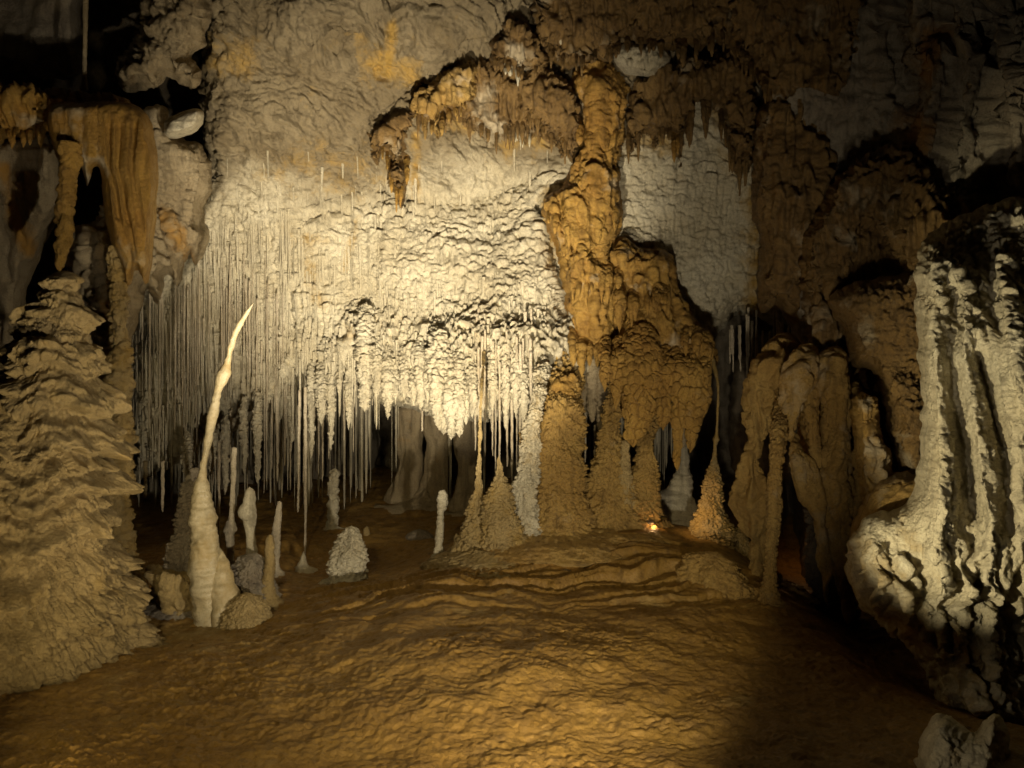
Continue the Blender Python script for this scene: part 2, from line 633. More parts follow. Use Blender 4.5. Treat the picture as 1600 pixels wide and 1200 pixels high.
def tube_arrays(path, nseg, ds, style, amp=1.0, squash=1.0, fade_tip=True):
    """path rows: x y z r. Returns verts, quads"""
    path = np.asarray(path, float)
    fine = crom(path, 24)
    L = np.r_[0, np.cumsum(np.linalg.norm(np.diff(fine[:, :3], axis=0), axis=1))]
    n = max(4, int(L[-1] / ds))
    tt = np.linspace(0, L[-1], n + 1)
    c = np.stack([np.interp(tt, L, fine[:, k]) for k in range(4)], 1)
    r = np.maximum(c[:, 3], .0015)
    T = np.gradient(c[:, :3], axis=0)
    T /= np.linalg.norm(T, axis=1, keepdims=True) + 1e-9
    up = np.array([0., 1., 0.])
    A = np.cross(T, up)
    A /= np.linalg.norm(A, axis=1, keepdims=True) + 1e-9
    B = np.cross(T, A)
    th = np.linspace(0, 2 * np.pi, nseg, endpoint=False)
    dirs = A[:, None, :] * np.cos(th)[None, :, None] + B[:, None, :] * np.sin(th)[None, :, None] * squash
    pos = c[:, None, :3] + dirs * r[:, None, None]
    pf = pos.reshape(-1, 3)
    nf = dirs.reshape(-1, 3)
    rr = np.repeat(r, nseg)
    disp = np.asarray(style(pf)) * amp * np.clip(rr / .07, .12, 1)
    disp = disp - disp.mean() * .7
    lim = rr * .75
    disp = np.clip(disp, -lim, lim)
    v = pf + nf * disp[:, None]
    m = n + 1
    idx = np.arange(m * nseg).reshape(m, nseg)
    nx = np.roll(idx, -1, axis=1)
    q = np.stack([idx[:-1], nx[:-1], nx[1:], idx[1:]], -1).reshape(-1, 4)
    # caps: extra vertex at each end, degenerate quads avoided by fan of tris -> use quads with repeated ring collapse
    e0, e1 = len(v), len(v) + 1
    v = np.vstack([v, c[0, :3] - T[0] * r[0] * .5, c[-1, :3] + T[-1] * r[-1] * .5])
    h = nseg // 2
    cap = []
    for k in range(0, nseg, 2):
        cap.append([e0, idx[0, (k + 2) % nseg], idx[0, (k + 1) % nseg], idx[0, k]])
        cap.append([e1, idx[-1, k], idx[-1, (k + 1) % nseg], idx[-1, (k + 2) % nseg]])
    q = np.vstack([q, np.array(cap)])
    return v, q


def pxpath(rows, d):
    """rows (px,py,rpx[,dd]) at distance d -> x y z r"""
    out = []
    for r in rows:
        dd = d + (r[3] if len(r) > 3 else 0)
        p = P(r[0], r[1], dd)
        out.append([*p, r[2] * dd / F])
    return out


def stal(name, label, cat, rows, d, style, mat, nseg=48, ds=.012, amp=1., squash=1., stain=0, group=None, parent=None, stain_fn=None):
    rows = [tuple(r) for r in rows]
    path = pxpath(rows, d)
    if cat in ('stalagmite', 'column', 'pillar') and rows[-1][1] > 780:
        gx, gy = path[-1][0], path[-1][1]
        gz = float(floor_z(np.array([gx]), np.array([gy]))[0])
        keep = [p for p in path if p[2] > gz + .09]
        if len(keep) > 1 and path[-1][2] < gz + .25:
            r0 = float(np.interp(-(gz + .09), [-p[2] for p in path], [p[3] for p in path]))
            path = keep + [[gx, gy, gz + .05, r0 * 1.12 + .006], [gx, gy, gz + .015, r0 * 1.5 + .02], [gx, gy, gz - .025, r0 * 2.1 + .05], [gx, gy, gz - .10, r0 * 2.6 + .09]]
    v, q = tube_arrays(path, nseg, ds, style, amp, squash)
    sv = np.full(len(v), float(stain)) if stain_fn is None else stain_fn(v)
    o = mk(name, v, q, mat, sv, parent)
    return tag(o, label, cat, group)


from mathutils import Matrix


def assemble(name, label, cat, kids, group=None):
    """an Empty at the thing's base that carries its parts (which were modelled in place)"""
    lo = np.min([np.array(b) for k in kids for b in k.bound_box], axis=0)
    hi = np.max([np.array(b) for k in kids for b in k.bound_box], axis=0)
    loc = ((lo[0] + hi[0]) / 2, (lo[1] + hi[1]) / 2, lo[2])
    e = bpy.data.objects.new(name, None)
    COL.objects.link(e)
    e.location = loc
    for k in kids:
        k.parent = e
        k.matrix_parent_inverse = Matrix.Translation([-c for c in loc])
    return tag(e, label, cat, group)


FR = random.Random(11)


def fringe(pts, n, lmin, lmax, r, d, mat, style=None, name="drip", stain=0.):
    """tapering drips along a hem"""
    L = crom([(x, y) for x, y in pts], 10)
    cum = np.r_[0, np.cumsum(np.hypot(*np.diff(L, axis=0).T))]
    out = []
    for k in range(n):
        t = cum[-1] * min(1, max(0, (k + FR.uniform(-.5, 1.5)) / n))
        x, y = np.interp(t, cum, L[:, 0]), np.interp(t, cum, L[:, 1])
        ln = lmin * .6 + (lmax - lmin * .6) * FR.random() ** 1.8
        rr = r * .72 * FR.uniform(.6, 1.4) * (.55 + .45 * ln / lmax)
        out.append(stal(name, None, None, [(x, y - 28, rr * .8, .35), (x, y - 8, rr * 1.1, .1), (x, y + ln * .4, rr * .8), (x, y + ln * .85, rr * .45), (x, y + ln, .8)],
                        d + FR.uniform(-.03, .08), style or st_pop(.05, .014, .03), mat, nseg=22, ds=.012, stain=stain))
    return out


# ------------------------------------------------------------------ the cave shell (closed all round) and floor
def shell():
    nu, nv = 360, 180
    u = np.linspace(0, 2 * np.pi, nu, endpoint=False)
    w = np.linspace(-np.pi / 2 * .98, np.pi / 2 * .98, nv)
    U, W = np.meshgrid(u, w)
    dirs = np.stack([np.cos(W) * np.cos(U), np.cos(W) * np.sin(U), np.sin(W)], -1).reshape(-1, 3)
    pos = np.array([0, 4.5, 1.2]) + dirs * np.array([10.5, 9.2, 7.0])
    pos = pos - dirs * (st_rough(pos) * 2.5)[:, None]
    idx = np.arange(nu * nv).reshape(nv, nu)
    nx = np.roll(idx, -1, axis=1)
    q = np.stack([idx[:-1], idx[1:], nx[1:], nx[:-1]], -1).reshape(-1, 4)
    o = mk("cave_wall", pos, q, 'dark', np.zeros(len(pos)))
    tag(o, kind="structure")


shell()


def floor_z(x, y):
    """height of the cave floor"""
    px = 800 + x / np.maximum(y, .5) * F
    z = np.full(x.shape, .05)
    # central flowstone mound below the columns
    z = z + .27 * np.exp(-(((x - .72) / 1.35) ** 2 + ((y - 6.9) / .95) ** 2) ** 1.6)
    # sunken basin behind the left ledge
    z = z - .16 * np.exp(-(((x + 1.35) / 1.0) ** 2 + ((y - 6.9) / .9) ** 2) ** 1.4)
    # rise at the left foot of the tiered stalagmite and toward the back
    z = z + .22 * sstep(8.0, 11.5, y)
    z = z - .12 * np.exp(-(((x + 2.2) / .8) ** 2 + ((y - 5.2) / .8) ** 2))
    # dark trough on the right
    z = z - .35 * sstep(1.75, 2.7, x) * sstep(3.2, 4.4, y) * (1 - sstep(7.5, 9, y))
    # low rise in front
    z = z + .08 * np.exp(-(((x - .1) / 1.2) ** 2 + ((y - 4.4) / .9) ** 2))
    return z


def build_floor():
    nu, nd = 900, 760
    us = np.linspace(-1.15, 1.15, nu)
    ds = np.exp(np.linspace(math.log(1.2), math.log(12.5), nd))
    U, D = np.meshgrid(us, ds)
    x = (U * D).ravel()
    y = D.ravel()
    z = floor_z(x, y)
    p3 = np.stack([x, y, np.zeros_like(x)], 1)
    wp = warp(p3, .5, .22)
    z = z + .05 * fbm(p3, 1.2, 3)
    # terraces (stepped flowstone ledges) on the mound and the left ledge
    tw = fbm(p3, .9, 3, .5, 31) * .16
    h = (y * .75 - x * .12 + tw * 1.3)
    tz = h * 3.6
    fr = tz - np.floor(tz)
    step = sstep(.0, .07, fr) - fr
    m = np.exp(-(((x - 1.0) / 1.5) ** 2 + ((y - 5.75) / .55) ** 2)) + .55 * np.exp(-(((x + .9) / .9) ** 2 + ((y - 5.7) / .7) ** 2))
    z = z + step * .085 * np.clip(m, 0, 1)
    h2 = h * 9.3 + .35 * fbm(p3, .5, 3, .5, 32)
    fr2 = h2 - np.floor(h2)
    z = z + (sstep(.0, .08, fr2) - fr2) * .045 * np.clip(m, 0, 1)
    # rim-stone micro dams : ridges along warped cell borders
    f1, f2 = worley(wp * V(1, 1.5, 1) / .16, 33)
    g1, g2 = worley(warp(p3, .12, .05) * V(1, 1.9, 1) / .055, 34)
    k1, k2 = worley(warp(p3, .12, .05) * V(1, 1.9, 1) / .026, 35)
    near = sstep(7.5, 4.5, y)
    patch = sstep(-.25, .35, fbm(p3, 1.0, 2, .5, 36))
    patch = patch * (.35 + .65 * sstep(1.2, -.2, x / np.maximum(y, 1) * 4))
    z = z + .008 * (1 - sstep(0, .35, f2 - f1)) * (.05 + .95 * patch * patch)
    z = z + .0065 * (1 - sstep(0, .4, g2 - g1)) * (.12 + .88 * patch) + .006 * (1 - sstep(0, .5, k2 - k1)) * near * (.4 + .6 * patch)
    hole = sstep(.42, .1, g1) * sstep(.1, .5, fbm(p3, .6, 2, .5, 37))
    z = z - .03 * hole + .02 * fbm(p3, .25, 4, .55, 38) + .007 * fbm(p3, .035, 3, .6)
    v = np.stack([x, y, z], 1)
    idx = np.arange(nu * nd).reshape(nd, nu)
    q = np.stack([idx[:-1, :-1], idx[:-1, 1:], idx[1:, 1:], idx[1:, :-1]], -1).reshape(-1, 4)
    sv = .25 * sstep(.1, .5, fbm(p3, .8, 3, .5, 39)) + .35 * np.exp(-(((x + 2.2) / .5) ** 2 + ((y - 4.9) / .5) ** 2))
    tag(mk("ground", v, q, 'floor', sv), kind="structure")


build_floor()

# back of the chamber under the hanging wall
mass("cave_wall", None, None,
     [(120, 380), (1400, 380), (1500, 900), (100, 900)],
     [(240, 800, 9.8), (450, 700, 10.8), (600, 740, 12.2), (700, 700, 10.6), (900, 700, 11.2), (1130, 640, 11.6), (1250, 800, 10.2), (700, 840, 11)],
     lambda p: 2.2 * st_flute(p) + .12 * fbm(p, .5, 4), 'grey', thick=.3, rw=60, step=3, ribs=[([(300, 700), (300, 860)], 14, -.5), ([(590, 660), (605, 800)], 16, -.8), ([(470, 690), (470, 820)], 10, -.4), ([(390, 660), (395, 830)], 10, .3), ([(540, 660), (545, 820)], 10, .35)], jit=8, kind="structure", smooth=False)

# ------------------------------------------------------------------ the big pale hanging wall
WPOLY = [(330, -260), (318, -60), (322, 60), (312, 120), (322, 190), (326, 250), (288, 310), (262, 370), (205, 400),
         (196, 560), (196, 690), (206, 752), (250, 738), (300, 716), (345, 690), (395, 655), (425, 640), (470, 610),
         (510, 604), (545, 606), (590, 628), (640, 640), (690, 655), (740, 660), (790, 660), (840, 660), (880, 690), (915, 660),
         (930, 590), (1000, 560), (1090, 560), (1125, 520), (1165, 490), (1240, 520), (1300, 430), (1300, 200), (1230, 60), (1200, -260)]
WCTRL = [(320, 0, 6.9), (500, 0, 6.6), (700, 0, 6.9), (420, 170, 7.3), (600, 170, 7.7), (800, 200, 8.3), (400, 300, 7.9),
         (600, 320, 8.3), (760, 330, 8.5), (300, 440, 8.1), (420, 440, 8.2), (250, 560, 8.45), (330, 600, 8.4), (250, 700, 8.6), (420, 600, 8.2),
         (470, 590, 8.0), (560, 560, 7.9), (560, 440, 8.2), (700, 470, 8.0), (690, 580, 7.6), (750, 590, 7.2), (810, 570, 7.0), (850, 620, 6.85), (820, 480, 7.5), (790, 640, 7.1),
         (1000, 300, 7.95), (1100, 380, 8.0), (1150, 460, 8.2), (1050, 480, 8.1), (1040, 400, 7.9), (1100, 100, 8.0), (1250, 300, 8.0), (950, 80, 7.8)]


def upm(X, Y):
    return sstep(330, 235, Y + (X - 500) * .05 + 25 * np.sin(X / 40))


def lowm(X, Y):
    return 1 - upm(X, Y)


def wstain(X, Y):
    s = np.zeros(X.shape)
    for pts, w, a in [([(612, 40), (605, 110)], 14, .9), ([(590, 90), (640, 110)], 30, .7), ([(480, 250), (560, 270)], 60, .3),
                      ([(340, 90), (380, 90)], 40, .5), ([(880, 600), (885, 650)], 26, 1.3), ([(850, 600), (880, 690)], 14, .9),
                      ([(430, 640), (440, 610)], 12, .4), ([(555, 500), (520, 570)], 14, .3), ([(480, 370), (500, 480)], 14, .35),
                      ([(560, 340), (540, 420)], 10, .45), ([(790, 215), (797, 250)], 14, .45), ([(700, 190), (860, 230)], 16, .55), ([(990, 220), (1050, 230)], 18, .6), ([(1120, 180), (1160, 270)], 20, .6), ([(650, 210), (650, 300)], 10, .6), ([(860, 300), (860, 420)], 12, .5), ([(1180, 300), (1180, 480)], 22, .7)]:
        s = np.maximum(s, a * np.exp(-(segdist(X, Y, pts) / w) ** 2))
    return s


# two skins share one border: the upper browner face and the lower pale calcite
wall = mass("cave_wall", None, None, WPOLY, WCTRL, [(st_face, upm), (st_white, lowm)], 'pale', thick=1.0, rw=46, step=1.8, jit=7,
            ribs=[([(600, 300), (640, 318), (740, 320), (800, 295), (840, 280)], 12, -.12), ([(640, 318), (560, 320), (480, 345)], 7, -.07),
                  ([(330, 285), (360, 275), (400, 300)], 8, -.06), ([(840, 330), (872, 420), (885, 500)], 9, -.25),
                  ([(430, 620), (490, 590), (540, 545), (560, 500)], 18, .12), ([(620, 300), (610, 360), (600, 440)], 12, .06),
                  ([(660, 130), (580, 190), (560, 230)], 20, -.10), ([(400, 330), (470, 325), (560, 300)], 5, -.05)],
            stain_fn=wstain, kind="structure", keep='wall', soft=60.)
# upper face: slightly browner rock, darkened further to paint in lamp falloff
_n = len(wall.data.vertices)
_c = np.zeros(_n * 3, f32)
wall.data.vertices.foreach_get("co", _c)
_c = _c.reshape(-1, 3).astype(float)
_lim = 3.62 + .25 * fbm(_c, .7, 4, .6, 2) + .35 * sstep(-1.6, .2, _c[:, 0]) + .5 * sstep(1.0, 1.6, _c[:, 0])
_t = wall.data.attributes.new("brown_falloff", 'FLOAT', 'POINT')
_t.data.foreach_set("value", np.ascontiguousarray(sstep(-.25, .35, _c[:, 2] - _lim), dtype=f32))

# ------------------------------------------------------------------ left side
mass("cave_wall", None, None, [(-700, -400), (150, -400), (140, -60), (132, 60), (128, 118), (60, 122), (-60, 118), (-700, 130)],
     [(0, 0, 7.6), (120, 60, 7.4), (-300, 0, 6.5)], st_rough, 'grey', thick=.8, rw=30, step=4, kind="structure")
_k = [mass("slab", None, None,
     [(-500, 128), (-100, 134), (60, 140), (150, 146), (200, 152), (205, 172), (150, 178), (90, 172), (76, 205), (50, 222), (20, 218), (0, 230), (-60, 240), (-500, 260)],
     [(0, 150, 6.1), (200, 160, 6.2), (0, 220, 6.35), (-300, 200, 5.5)], st_canopy, 'orange', thick=.7, rw=24, step=2.6, jit=4,
     stain=[([(30, 180), (60, 190)], 14, .8)])]
_k += fringe([(-30, 225), (20, 208), (52, 212), (74, 196)], 12, 8, 26, 6, 6.15, 'orange')
assemble("rock_shelf", "broad flat rock shelf with an orange drip fringe below its edge, at the upper left", "rock shelf", _k)
mass("rock_wall", "grey rock sheet streaked with orange behind the tip of the tiered stalagmite, at the left edge", "rock",
     [(-600, 215), (20, 212), (85, 215), (104, 250), (98, 320), (62, 400), (45, 450), (36, 510), (10, 560), (-600, 700)],
     [(30, 250, 6.6), (80, 280, 6.6), (20, 400, 6.9), (0, 500, 7.2), (-300, 400, 6.2)], st_flute, 'face', thick=.7, rw=26, step=2.8,
     stain=[([(20, 330), (45, 390)], 16, .9), ([(5, 260), (20, 330)], 14, .7)])
mass("rock_boulder", "knobbly pale grey boulder hanging in the dark gap above the orange drapery", "boulder",
     [(225, -120), (345, -120), (330, 20), (322, 70), (300, 90), (318, 118), (300, 140), (262, 120), (250, 138), (210, 146), (190, 138), (186, 100), (205, 78), (222, 40)],
     [(260, 60, 6.5), (200, 120, 6.6), (300, 0, 6.2)], st_pop(.16, .05, .12), 'face', thick=.8, rw=34, step=2.4, jit=6)
mass("rock_block", "pale block with a flat lit underside wedged below the hanging boulder", "rock",
     [(262, 186), (300, 170), (318, 176), (312, 200), (296, 212), (258, 214)], [(290, 190, 6.6)], st_smooth, 'pale', thick=.35, rw=14, step=2, jit=3)
mass("rock_buttress", "pale fluted buttress between the orange drapery and the soda straws", "rock",
     [(228, 178), (258, 170), (275, 208), (318, 226), (334, 280), (322, 340), (328, 372), (306, 420), (296, 398), (280, 452), (262, 432), (246, 478), (232, 446), (220, 490), (208, 540), (204, 640), (203, 780), (205, 885), (160, 890), (148, 640), (140, 480), (112, 440), (104, 400), (112, 360), (150, 345), (165, 300), (180, 230)],
     [(250, 230, 6.7), (325, 330, 7.5), (280, 380, 7.2), (180, 400, 6.6), (150, 420, 6.4), (175, 600, 6.5), (180, 800, 6.4)], lambda p: st_flute(p) + .05 * scales(p, .16, .11, 31) + .03 * scales(p, .07, .05, 32) + .12 * fbm(p, .35, 4) + .05 * st_canopy(p), 'face', thick=.7, rw=28, step=2.4, jit=6,
     ribs=[([(255, 330), (280, 380), (302, 415)], 10, .06), ([(130, 350), (140, 400)], 10, .06), ([(155, 400), (172, 470), (183, 500)], 7, .05), ([(245, 330), (268, 390), (290, 430)], 8, -.05)],
     stain=[([(255, 330), (300, 410)], 12, .6), ([(170, 450), (185, 520)], 12, .4)])
drap = mass("fold_sheet", None, None,
            [(76, 168), (130, 160), (200, 160), (232, 182), (246, 240), (248, 300), (243, 360), (238, 410), (230, 448), (222, 430), (212, 420), (206, 446), (198, 444), (188, 410),
             (172, 370), (162, 320), (158, 268), (146, 262), (136, 290), (128, 262), (112, 262), (98, 262), (84, 230)],
            [(110, 180, 5.9), (220, 200, 6.0), (200, 300, 5.9), (215, 420, 6.0)], st_drape, 'orange', thick=.35, rw=16, step=1.8, jit=2,
            ribs=[([(90, 180), (100, 250)], 6, .034), ([(115, 175), (120, 255)], 6, .034), ([(140, 172), (142, 258)], 6, .03), ([(165, 180), (165, 260), (180, 340), (206, 430)], 6, .04),
                  ([(180, 180), (180, 260), (195, 340), (212, 410)], 5, .038), ([(200, 190), (198, 270), (212, 340), (222, 420)], 6, .04), ([(222, 200), (215, 280), (228, 350), (232, 430)], 6, .04),
                  ([(172, 200), (173, 260), (188, 340)], 5, -.03), ([(190, 200), (188, 270), (203, 350)], 5, -.03), ([(211, 200), (207, 270), (220, 350)], 5, -.03)],
            stain=[([(128, 240), (138, 290)], 8, .7), ([(160, 250), (158, 265)], 8, .6)])
_st = stal("stalactite", None, None, [(110, 225, 12), (108, 270, 11), (104, 310, 12), (101, 350, 12), (96, 390, 10), (93, 412, 7), (92, 424, 2)], 5.85, st_pop(.05, .012, .03), 'orange')
assemble("drapery", "orange folded drapery with dark pleats hanging from the upper left shelf", "drapery", [drap, _st])
stal("drip_column", "slender knobbly ochre column rising beside the tiered stalagmite at left", "column",
     [(176, 385, 8), (182, 440, 11), (187, 500, 12), (187, 560, 14), (188, 620, 15), (187, 690, 16), (185, 760, 16), (185, 820, 18), (190, 870, 22), (196, 905, 24)], 6.1,
     lambda p: st_pop(.06, .022, .04)(p) + .02 * perlin(p / V(.5, .5, .07), 7), 'tan', ds=.009, stain=.35)
stal("ceiling_column", "thin pale dripstone pillar standing on the dark shelf at the top left", "column",
     [(136, -60, 5), (134, 0, 4), (133, 60, 3), (132, 120, 3), (132, 140, 6)], 6.6, st_pop(.04, .008, .02), 'face', nseg=12, ds=.03)


def tiers(p):
    a = np.arctan2(p[:, 1] - 4.6, p[:, 0] + 2.95)
    ca, sa = np.cos(a), np.sin(a)
    w = fbm(np.stack([ca * 2.5, sa * 2.5, p[:, 2] * .9], 1), 1, 3, .55, 14)
    drip = perlin(np.stack([p[:, 0] / .075, p[:, 1] / .075, p[:, 2] / .5], 1), 15)
    drip2 = perlin(np.stack([p[:, 0] / .16, p[:, 1] / .16, p[:, 2] / .6], 1), 25)
    size = np.clip(.40 + .6 * (2.2 - p[:, 2]) / 1.2, .35, 1)
    out = 0
    for h, amp, lobe, sd in ((.25, .165, .075, 1), (.115, .08, .055, 2), (.055, .024, .035, 3)):
        t0 = (p[:, 2] + .085 * w) / h + .37 * sd
        k = np.floor(t0)
        d1, q1, e1 = cells(np.stack([p[:, 0] / lobe + .3 * drip2, p[:, 1] / lobe + .3 * drip, k * 5 + .5], 1), 60 + sd)
        fr = t0 - k
        lip = .34 * (1 - d1 * (.5 + .5 * q1))                       # rounded teeth hang from every lip
        f = np.clip((fr - lip) / (1 - lip), 0, 1)
        prof = np.sqrt(sstep(0, .26, f)) * (1 - sstep(.34, .95, f))
        big = .62 + 1.25 * perlin(np.stack([ca * 2.4 * sd, sa * 2.4 * sd, k * 1.7], 1), 16 + sd)
        out = out + amp * size * prof * np.clip(big, .08, 1.25) * (.55 + .55 * d1)
    sc = scales(warp(p, .1, .03), .085, .05, 21)
    d2, q2, e2 = cells(warp(p, .1, .03) * V(1, 1, .7) / .045, 20)
    lowz = sstep(.85, .35, p[:, 2] + .3 * w)
    return out * (1 - .35 * lowz) + size * (.022 * sc + (.022 + .03 * lowz) * d2 * (.2 + q2) * (.4 + .6 * e2) + .08 * fbm(p, .5, 4) - .10) + .010 * fbm(p, .03, 3)


def tier_path():
    rows = []
    for cx, r, d, py in [(-2.77, .03, 4.75, 426), (-2.77, .09, 4.75, 445), (-2.77, .15, 4.72, 480), (-2.78, .20, 4.7, 520), (-2.77, .26, 4.65, 570),
                         (-2.80, .35, 4.62, 630), (-2.87, .46, 4.6, 700), (-2.94, .56, 4.55, 770), (-3.03, .70, 4.5, 840), (-3.1, .84, 4.5, 900), (-3.18, .97, 4.5, 960), (-3.22, 1.0, 4.5, 1010), (-3.25, 1.0, 4.5, 1060)]:
        z = CAMZ + (600 - py) / F * d
        rows.append([cx, d, z, r])
    return rows


v, q = tube_arrays(tier_path(), 900, .006, tiers)
tag(mk("tiered_stalagmite", v, q, 'tier', .5 * np.clip(fbm(v, .5, 3, .5, 44), 0, 1)), "massive tiered stalagmite of tan drip skirts filling the left edge of the chamber", "stalagmite")

# ------------------------------------------------------------------ stalagmites and columns in the middle
lean = stal("stem", None, None,
            [(332, 1005, 36), (331, 972, 27), (327, 940, 24), (323, 900, 21), (320, 850, 18.5), (317, 800, 15.5), (315, 760, 11), (316, 745, 7.5), (318, 725, 5.6), (325, 690, 6), (333, 645, 7.4), (342, 605, 8),
             (350, 582, 7.5), (357, 560, 5), (364, 530, 5), (374, 508, 4.2), (385, 490, 3.5), (396, 474, 1.8)], 5.35, st_smooth, 'cream', ds=.008, stain=.25, amp=.9)
_st = stal("base_lobe", None, None, [(340, 850, 3, .1), (347, 885, 12, .04), (352, 930, 20), (354, 975, 25)], 5.32, st_smooth, 'cream', stain=.35)
assemble("leaning_stalagmite", "tall smooth cream stalagmite with a curved tapering stem leaning to the right", "stalagmite", [lean, _st])
stal("dripstone_mound", "rounded grainy tan mound at the right foot of the leaning cream stalagmite", "mound",
     [(384, 930, 10), (384, 940, 24), (384, 962, 33), (384, 990, 38), (380, 1020, 42)], 5.25, st_pop(.024, .011, .06), 'tan', ds=.004, nseg=240)
stal("rough_stalagmite", "rough grey stalagmite half hidden behind the leaning cream one", "stalagmite",
     [(307, 733, 6), (304, 745, 10), (300, 790, 14), (293, 840, 20), (286, 880, 28), (280, 920, 32), (280, 960, 34)], 5.8, st_pop(.032, .016, .06), 'grey', ds=.005, nseg=150)
mass("lumpy_rock", "pile of lumpy tan rock between the tiered stalagmite and the cream stalagmite", "rock",
     [(230, 888), (262, 884), (300, 890), (316, 930), (312, 985), (270, 982), (250, 980), (245, 930)], [(270, 930, 5.5)], st_bulb, 'tan', thick=.35, rw=24, step=2.2)
stal("dripstone_mound", "dark grainy mound carrying thin stalagmites, right behind the leaning cream stalagmite", "mound",
     [(398, 868, 10), (396, 880, 24), (392, 905, 34), (390, 940, 40), (390, 965, 40)], 5.75, st_pop(.028, .013, .07), 'grey', ds=.005, nseg=220)
stal("stalagmite", "short pale stalagmite with a swollen head in front of the dark recess", "stalagmite",
     [(390, 762, 3), (390, 768, 8), (389, 785, 9), (387, 800, 12), (390, 812, 10), (391, 830, 8), (393, 860, 9), (394, 900, 11)], 6.0, st_smooth, 'pale', nseg=32, ds=.006, amp=.6)
stal("thin_column", "thin column with a round knob near its foot, left of the swollen-headed stalagmite", "column",
     [(366, 700, 4), (364, 760, 4), (362, 805, 4), (360, 818, 7), (359, 828, 9), (359, 838, 6), (360, 870, 5), (361, 900, 7)], 6.1, st_pop(.03, .008, .02), 'straw', nseg=24, ds=.008)
stal("stalagmite", "pitted slim tan stalagmite standing on the dark grainy mound", "stalagmite",
     [(422, 836, 3), (422, 845, 6), (421, 880, 8), (419, 910, 10), (418, 945, 12)], 5.7, st_pop(.03, .01, .02), 'tan', nseg=24, ds=.006)
stal("stalagmite", "slim pale stalagmite leaning right behind the dark grainy mound", "stalagmite",
     [(437, 784, 3), (435, 800, 5), (431, 840, 7), (428, 880, 8)], 6.6, st_pop(.03, .008, .02), 'straw', nseg=20, ds=.008)
stal("white_cone_stalagmite", "short white cone-shaped stalagmite standing alone on the brown floor", "stalagmite",
     [(549, 822, 3), (549, 826, 9), (548, 838, 13), (546, 855, 18), (545, 872, 22), (543, 895, 26), (543, 915, 28), (543, 935, 28)], 6.5, st_pop(.036, .018, .06), 'pale', ds=.0045, nseg=170)
stal("stalagmite", "thin knobbed pale stalagmite whose lower half is dark, standing on the brown floor", "stalagmite",
     [(693, 766, 3), (692, 771, 7), (690, 790, 8), (688, 800, 6), (688, 825, 7), (686, 850, 6), (685, 870, 7), (685, 895, 8)], 6.7, st_pop(.05, .014, .03), 'pale', nseg=28, ds=.006)
stal("stalagmite", "tall knobby grey stalagmite far back in the recess", "stalagmite",
     [(523, 733, 4), (522, 740, 7), (520, 765, 8), (521, 790, 7), (520, 815, 6), (520, 845, 7)], 8.2, st_pop(.06, .02, .03), 'pale', nseg=28, ds=.01)
stal("stalagmite", "squat stub stalagmite with a hair-thin straw over it, behind the white cone", "stalagmite",
     [(573, 823, 2), (573, 828, 5), (573, 845, 5), (573, 860, 6)], 8.0, st_pop(.04, .01, .02), 'tan', nseg=16, ds=.01)
stal("stalagmite", "tiny pointed stalagmite catching drips under the longest soda straw", "stalagmite",
     [(474, 862, 2), (474, 868, 4), (473, 880, 6)], 7.0, st_smooth, 'pale', nseg=16, ds=.006)
stal("spindle_column", "hair-thin spindle column widening into a grainy tan foot, left of the twin cones", "column",
     [(756, 545, 2, .75), (755, 575, 2.4, .4), (752, 615, 2.8), (750, 680, 3.4), (748, 745, 4.6), (747, 772, 6), (746, 784, 11), (746, 815, 17), (745, 850, 24), (743, 875, 27), (742, 905, 30)], 6.5, st_pop(.032, .017, .05), 'tan', ds=.0045, nseg=150, stain=.2)
stal("cone_stalagmite", "sharp grainy tan cone stalagmite beside the spindle column", "stalagmite",
     [(779, 712, 2), (779, 722, 6), (780, 745, 10), (781, 775, 16), (783, 805, 24), (785, 840, 33), (787, 870, 38), (788, 905, 42)], 6.4, st_pop(.034, .019, .05), 'tan', ds=.0045, nseg=220, stain=.2)
stal("pale_column", "pale rough column standing against the left side of the thick ochre column", "column",
     [(850, 560, 8, .5), (842, 610, 10, .1), (834, 650, 10), (828, 700, 12), (824, 745, 13), (820, 790, 17), (818, 830, 24), (822, 870, 30)], 6.55, st_pop(.032, .016, .06), 'pale', ds=.005, nseg=120, stain=.2)
stal("thick_column", "thick ochre popcorn column joining the hanging wall to the floor mound", "column",
     [(884, 560, 18, .6), (878, 610, 26, .25), (872, 655, 32), (868, 690, 36), (868, 730, 40), (870, 780, 46), (870, 815, 52), (870, 840, 56), (870, 880, 60)], 6.75, st_pop(.038, .020, .09), 'ochre', ds=.005, nseg=330, stain_fn=lambda v: np.where(v[:, 2] > 1.2, .0, .0))
stal("squat_column", "squat ochre popcorn column with a broad foot, right of the thick ochre column", "column",
     [(958, 560, 12, .3), (958, 620, 10), (956, 680, 14), (952, 730, 24), (948, 775, 38), (948, 810, 46), (950, 840, 52), (950, 880, 54)], 6.95, st_pop(.038, .020, .09), 'ochre', ds=.005, nseg=300)
stal("slim_column", "slim ochre column between the squat column and the lamp-lit niche", "column",
     [(1014, 620, 14, .3), (1010, 690, 14), (1008, 740, 17), (1006, 780, 20), (1002, 820, 25), (1000, 875, 30)], 7.0, st_pop(.038, .019, .07), 'ochre', ds=.005, nseg=160)
stal("thin_column", "thin tan column squeezed in front of the squat ochre column under the bulging stalactite", "column",
     [(978, 690, 7), (976, 730, 8), (975, 770, 11), (975, 810, 16), (976, 870, 22)], 6.85, st_pop(.034, .016, .04), 'tan', ds=.005, nseg=110)
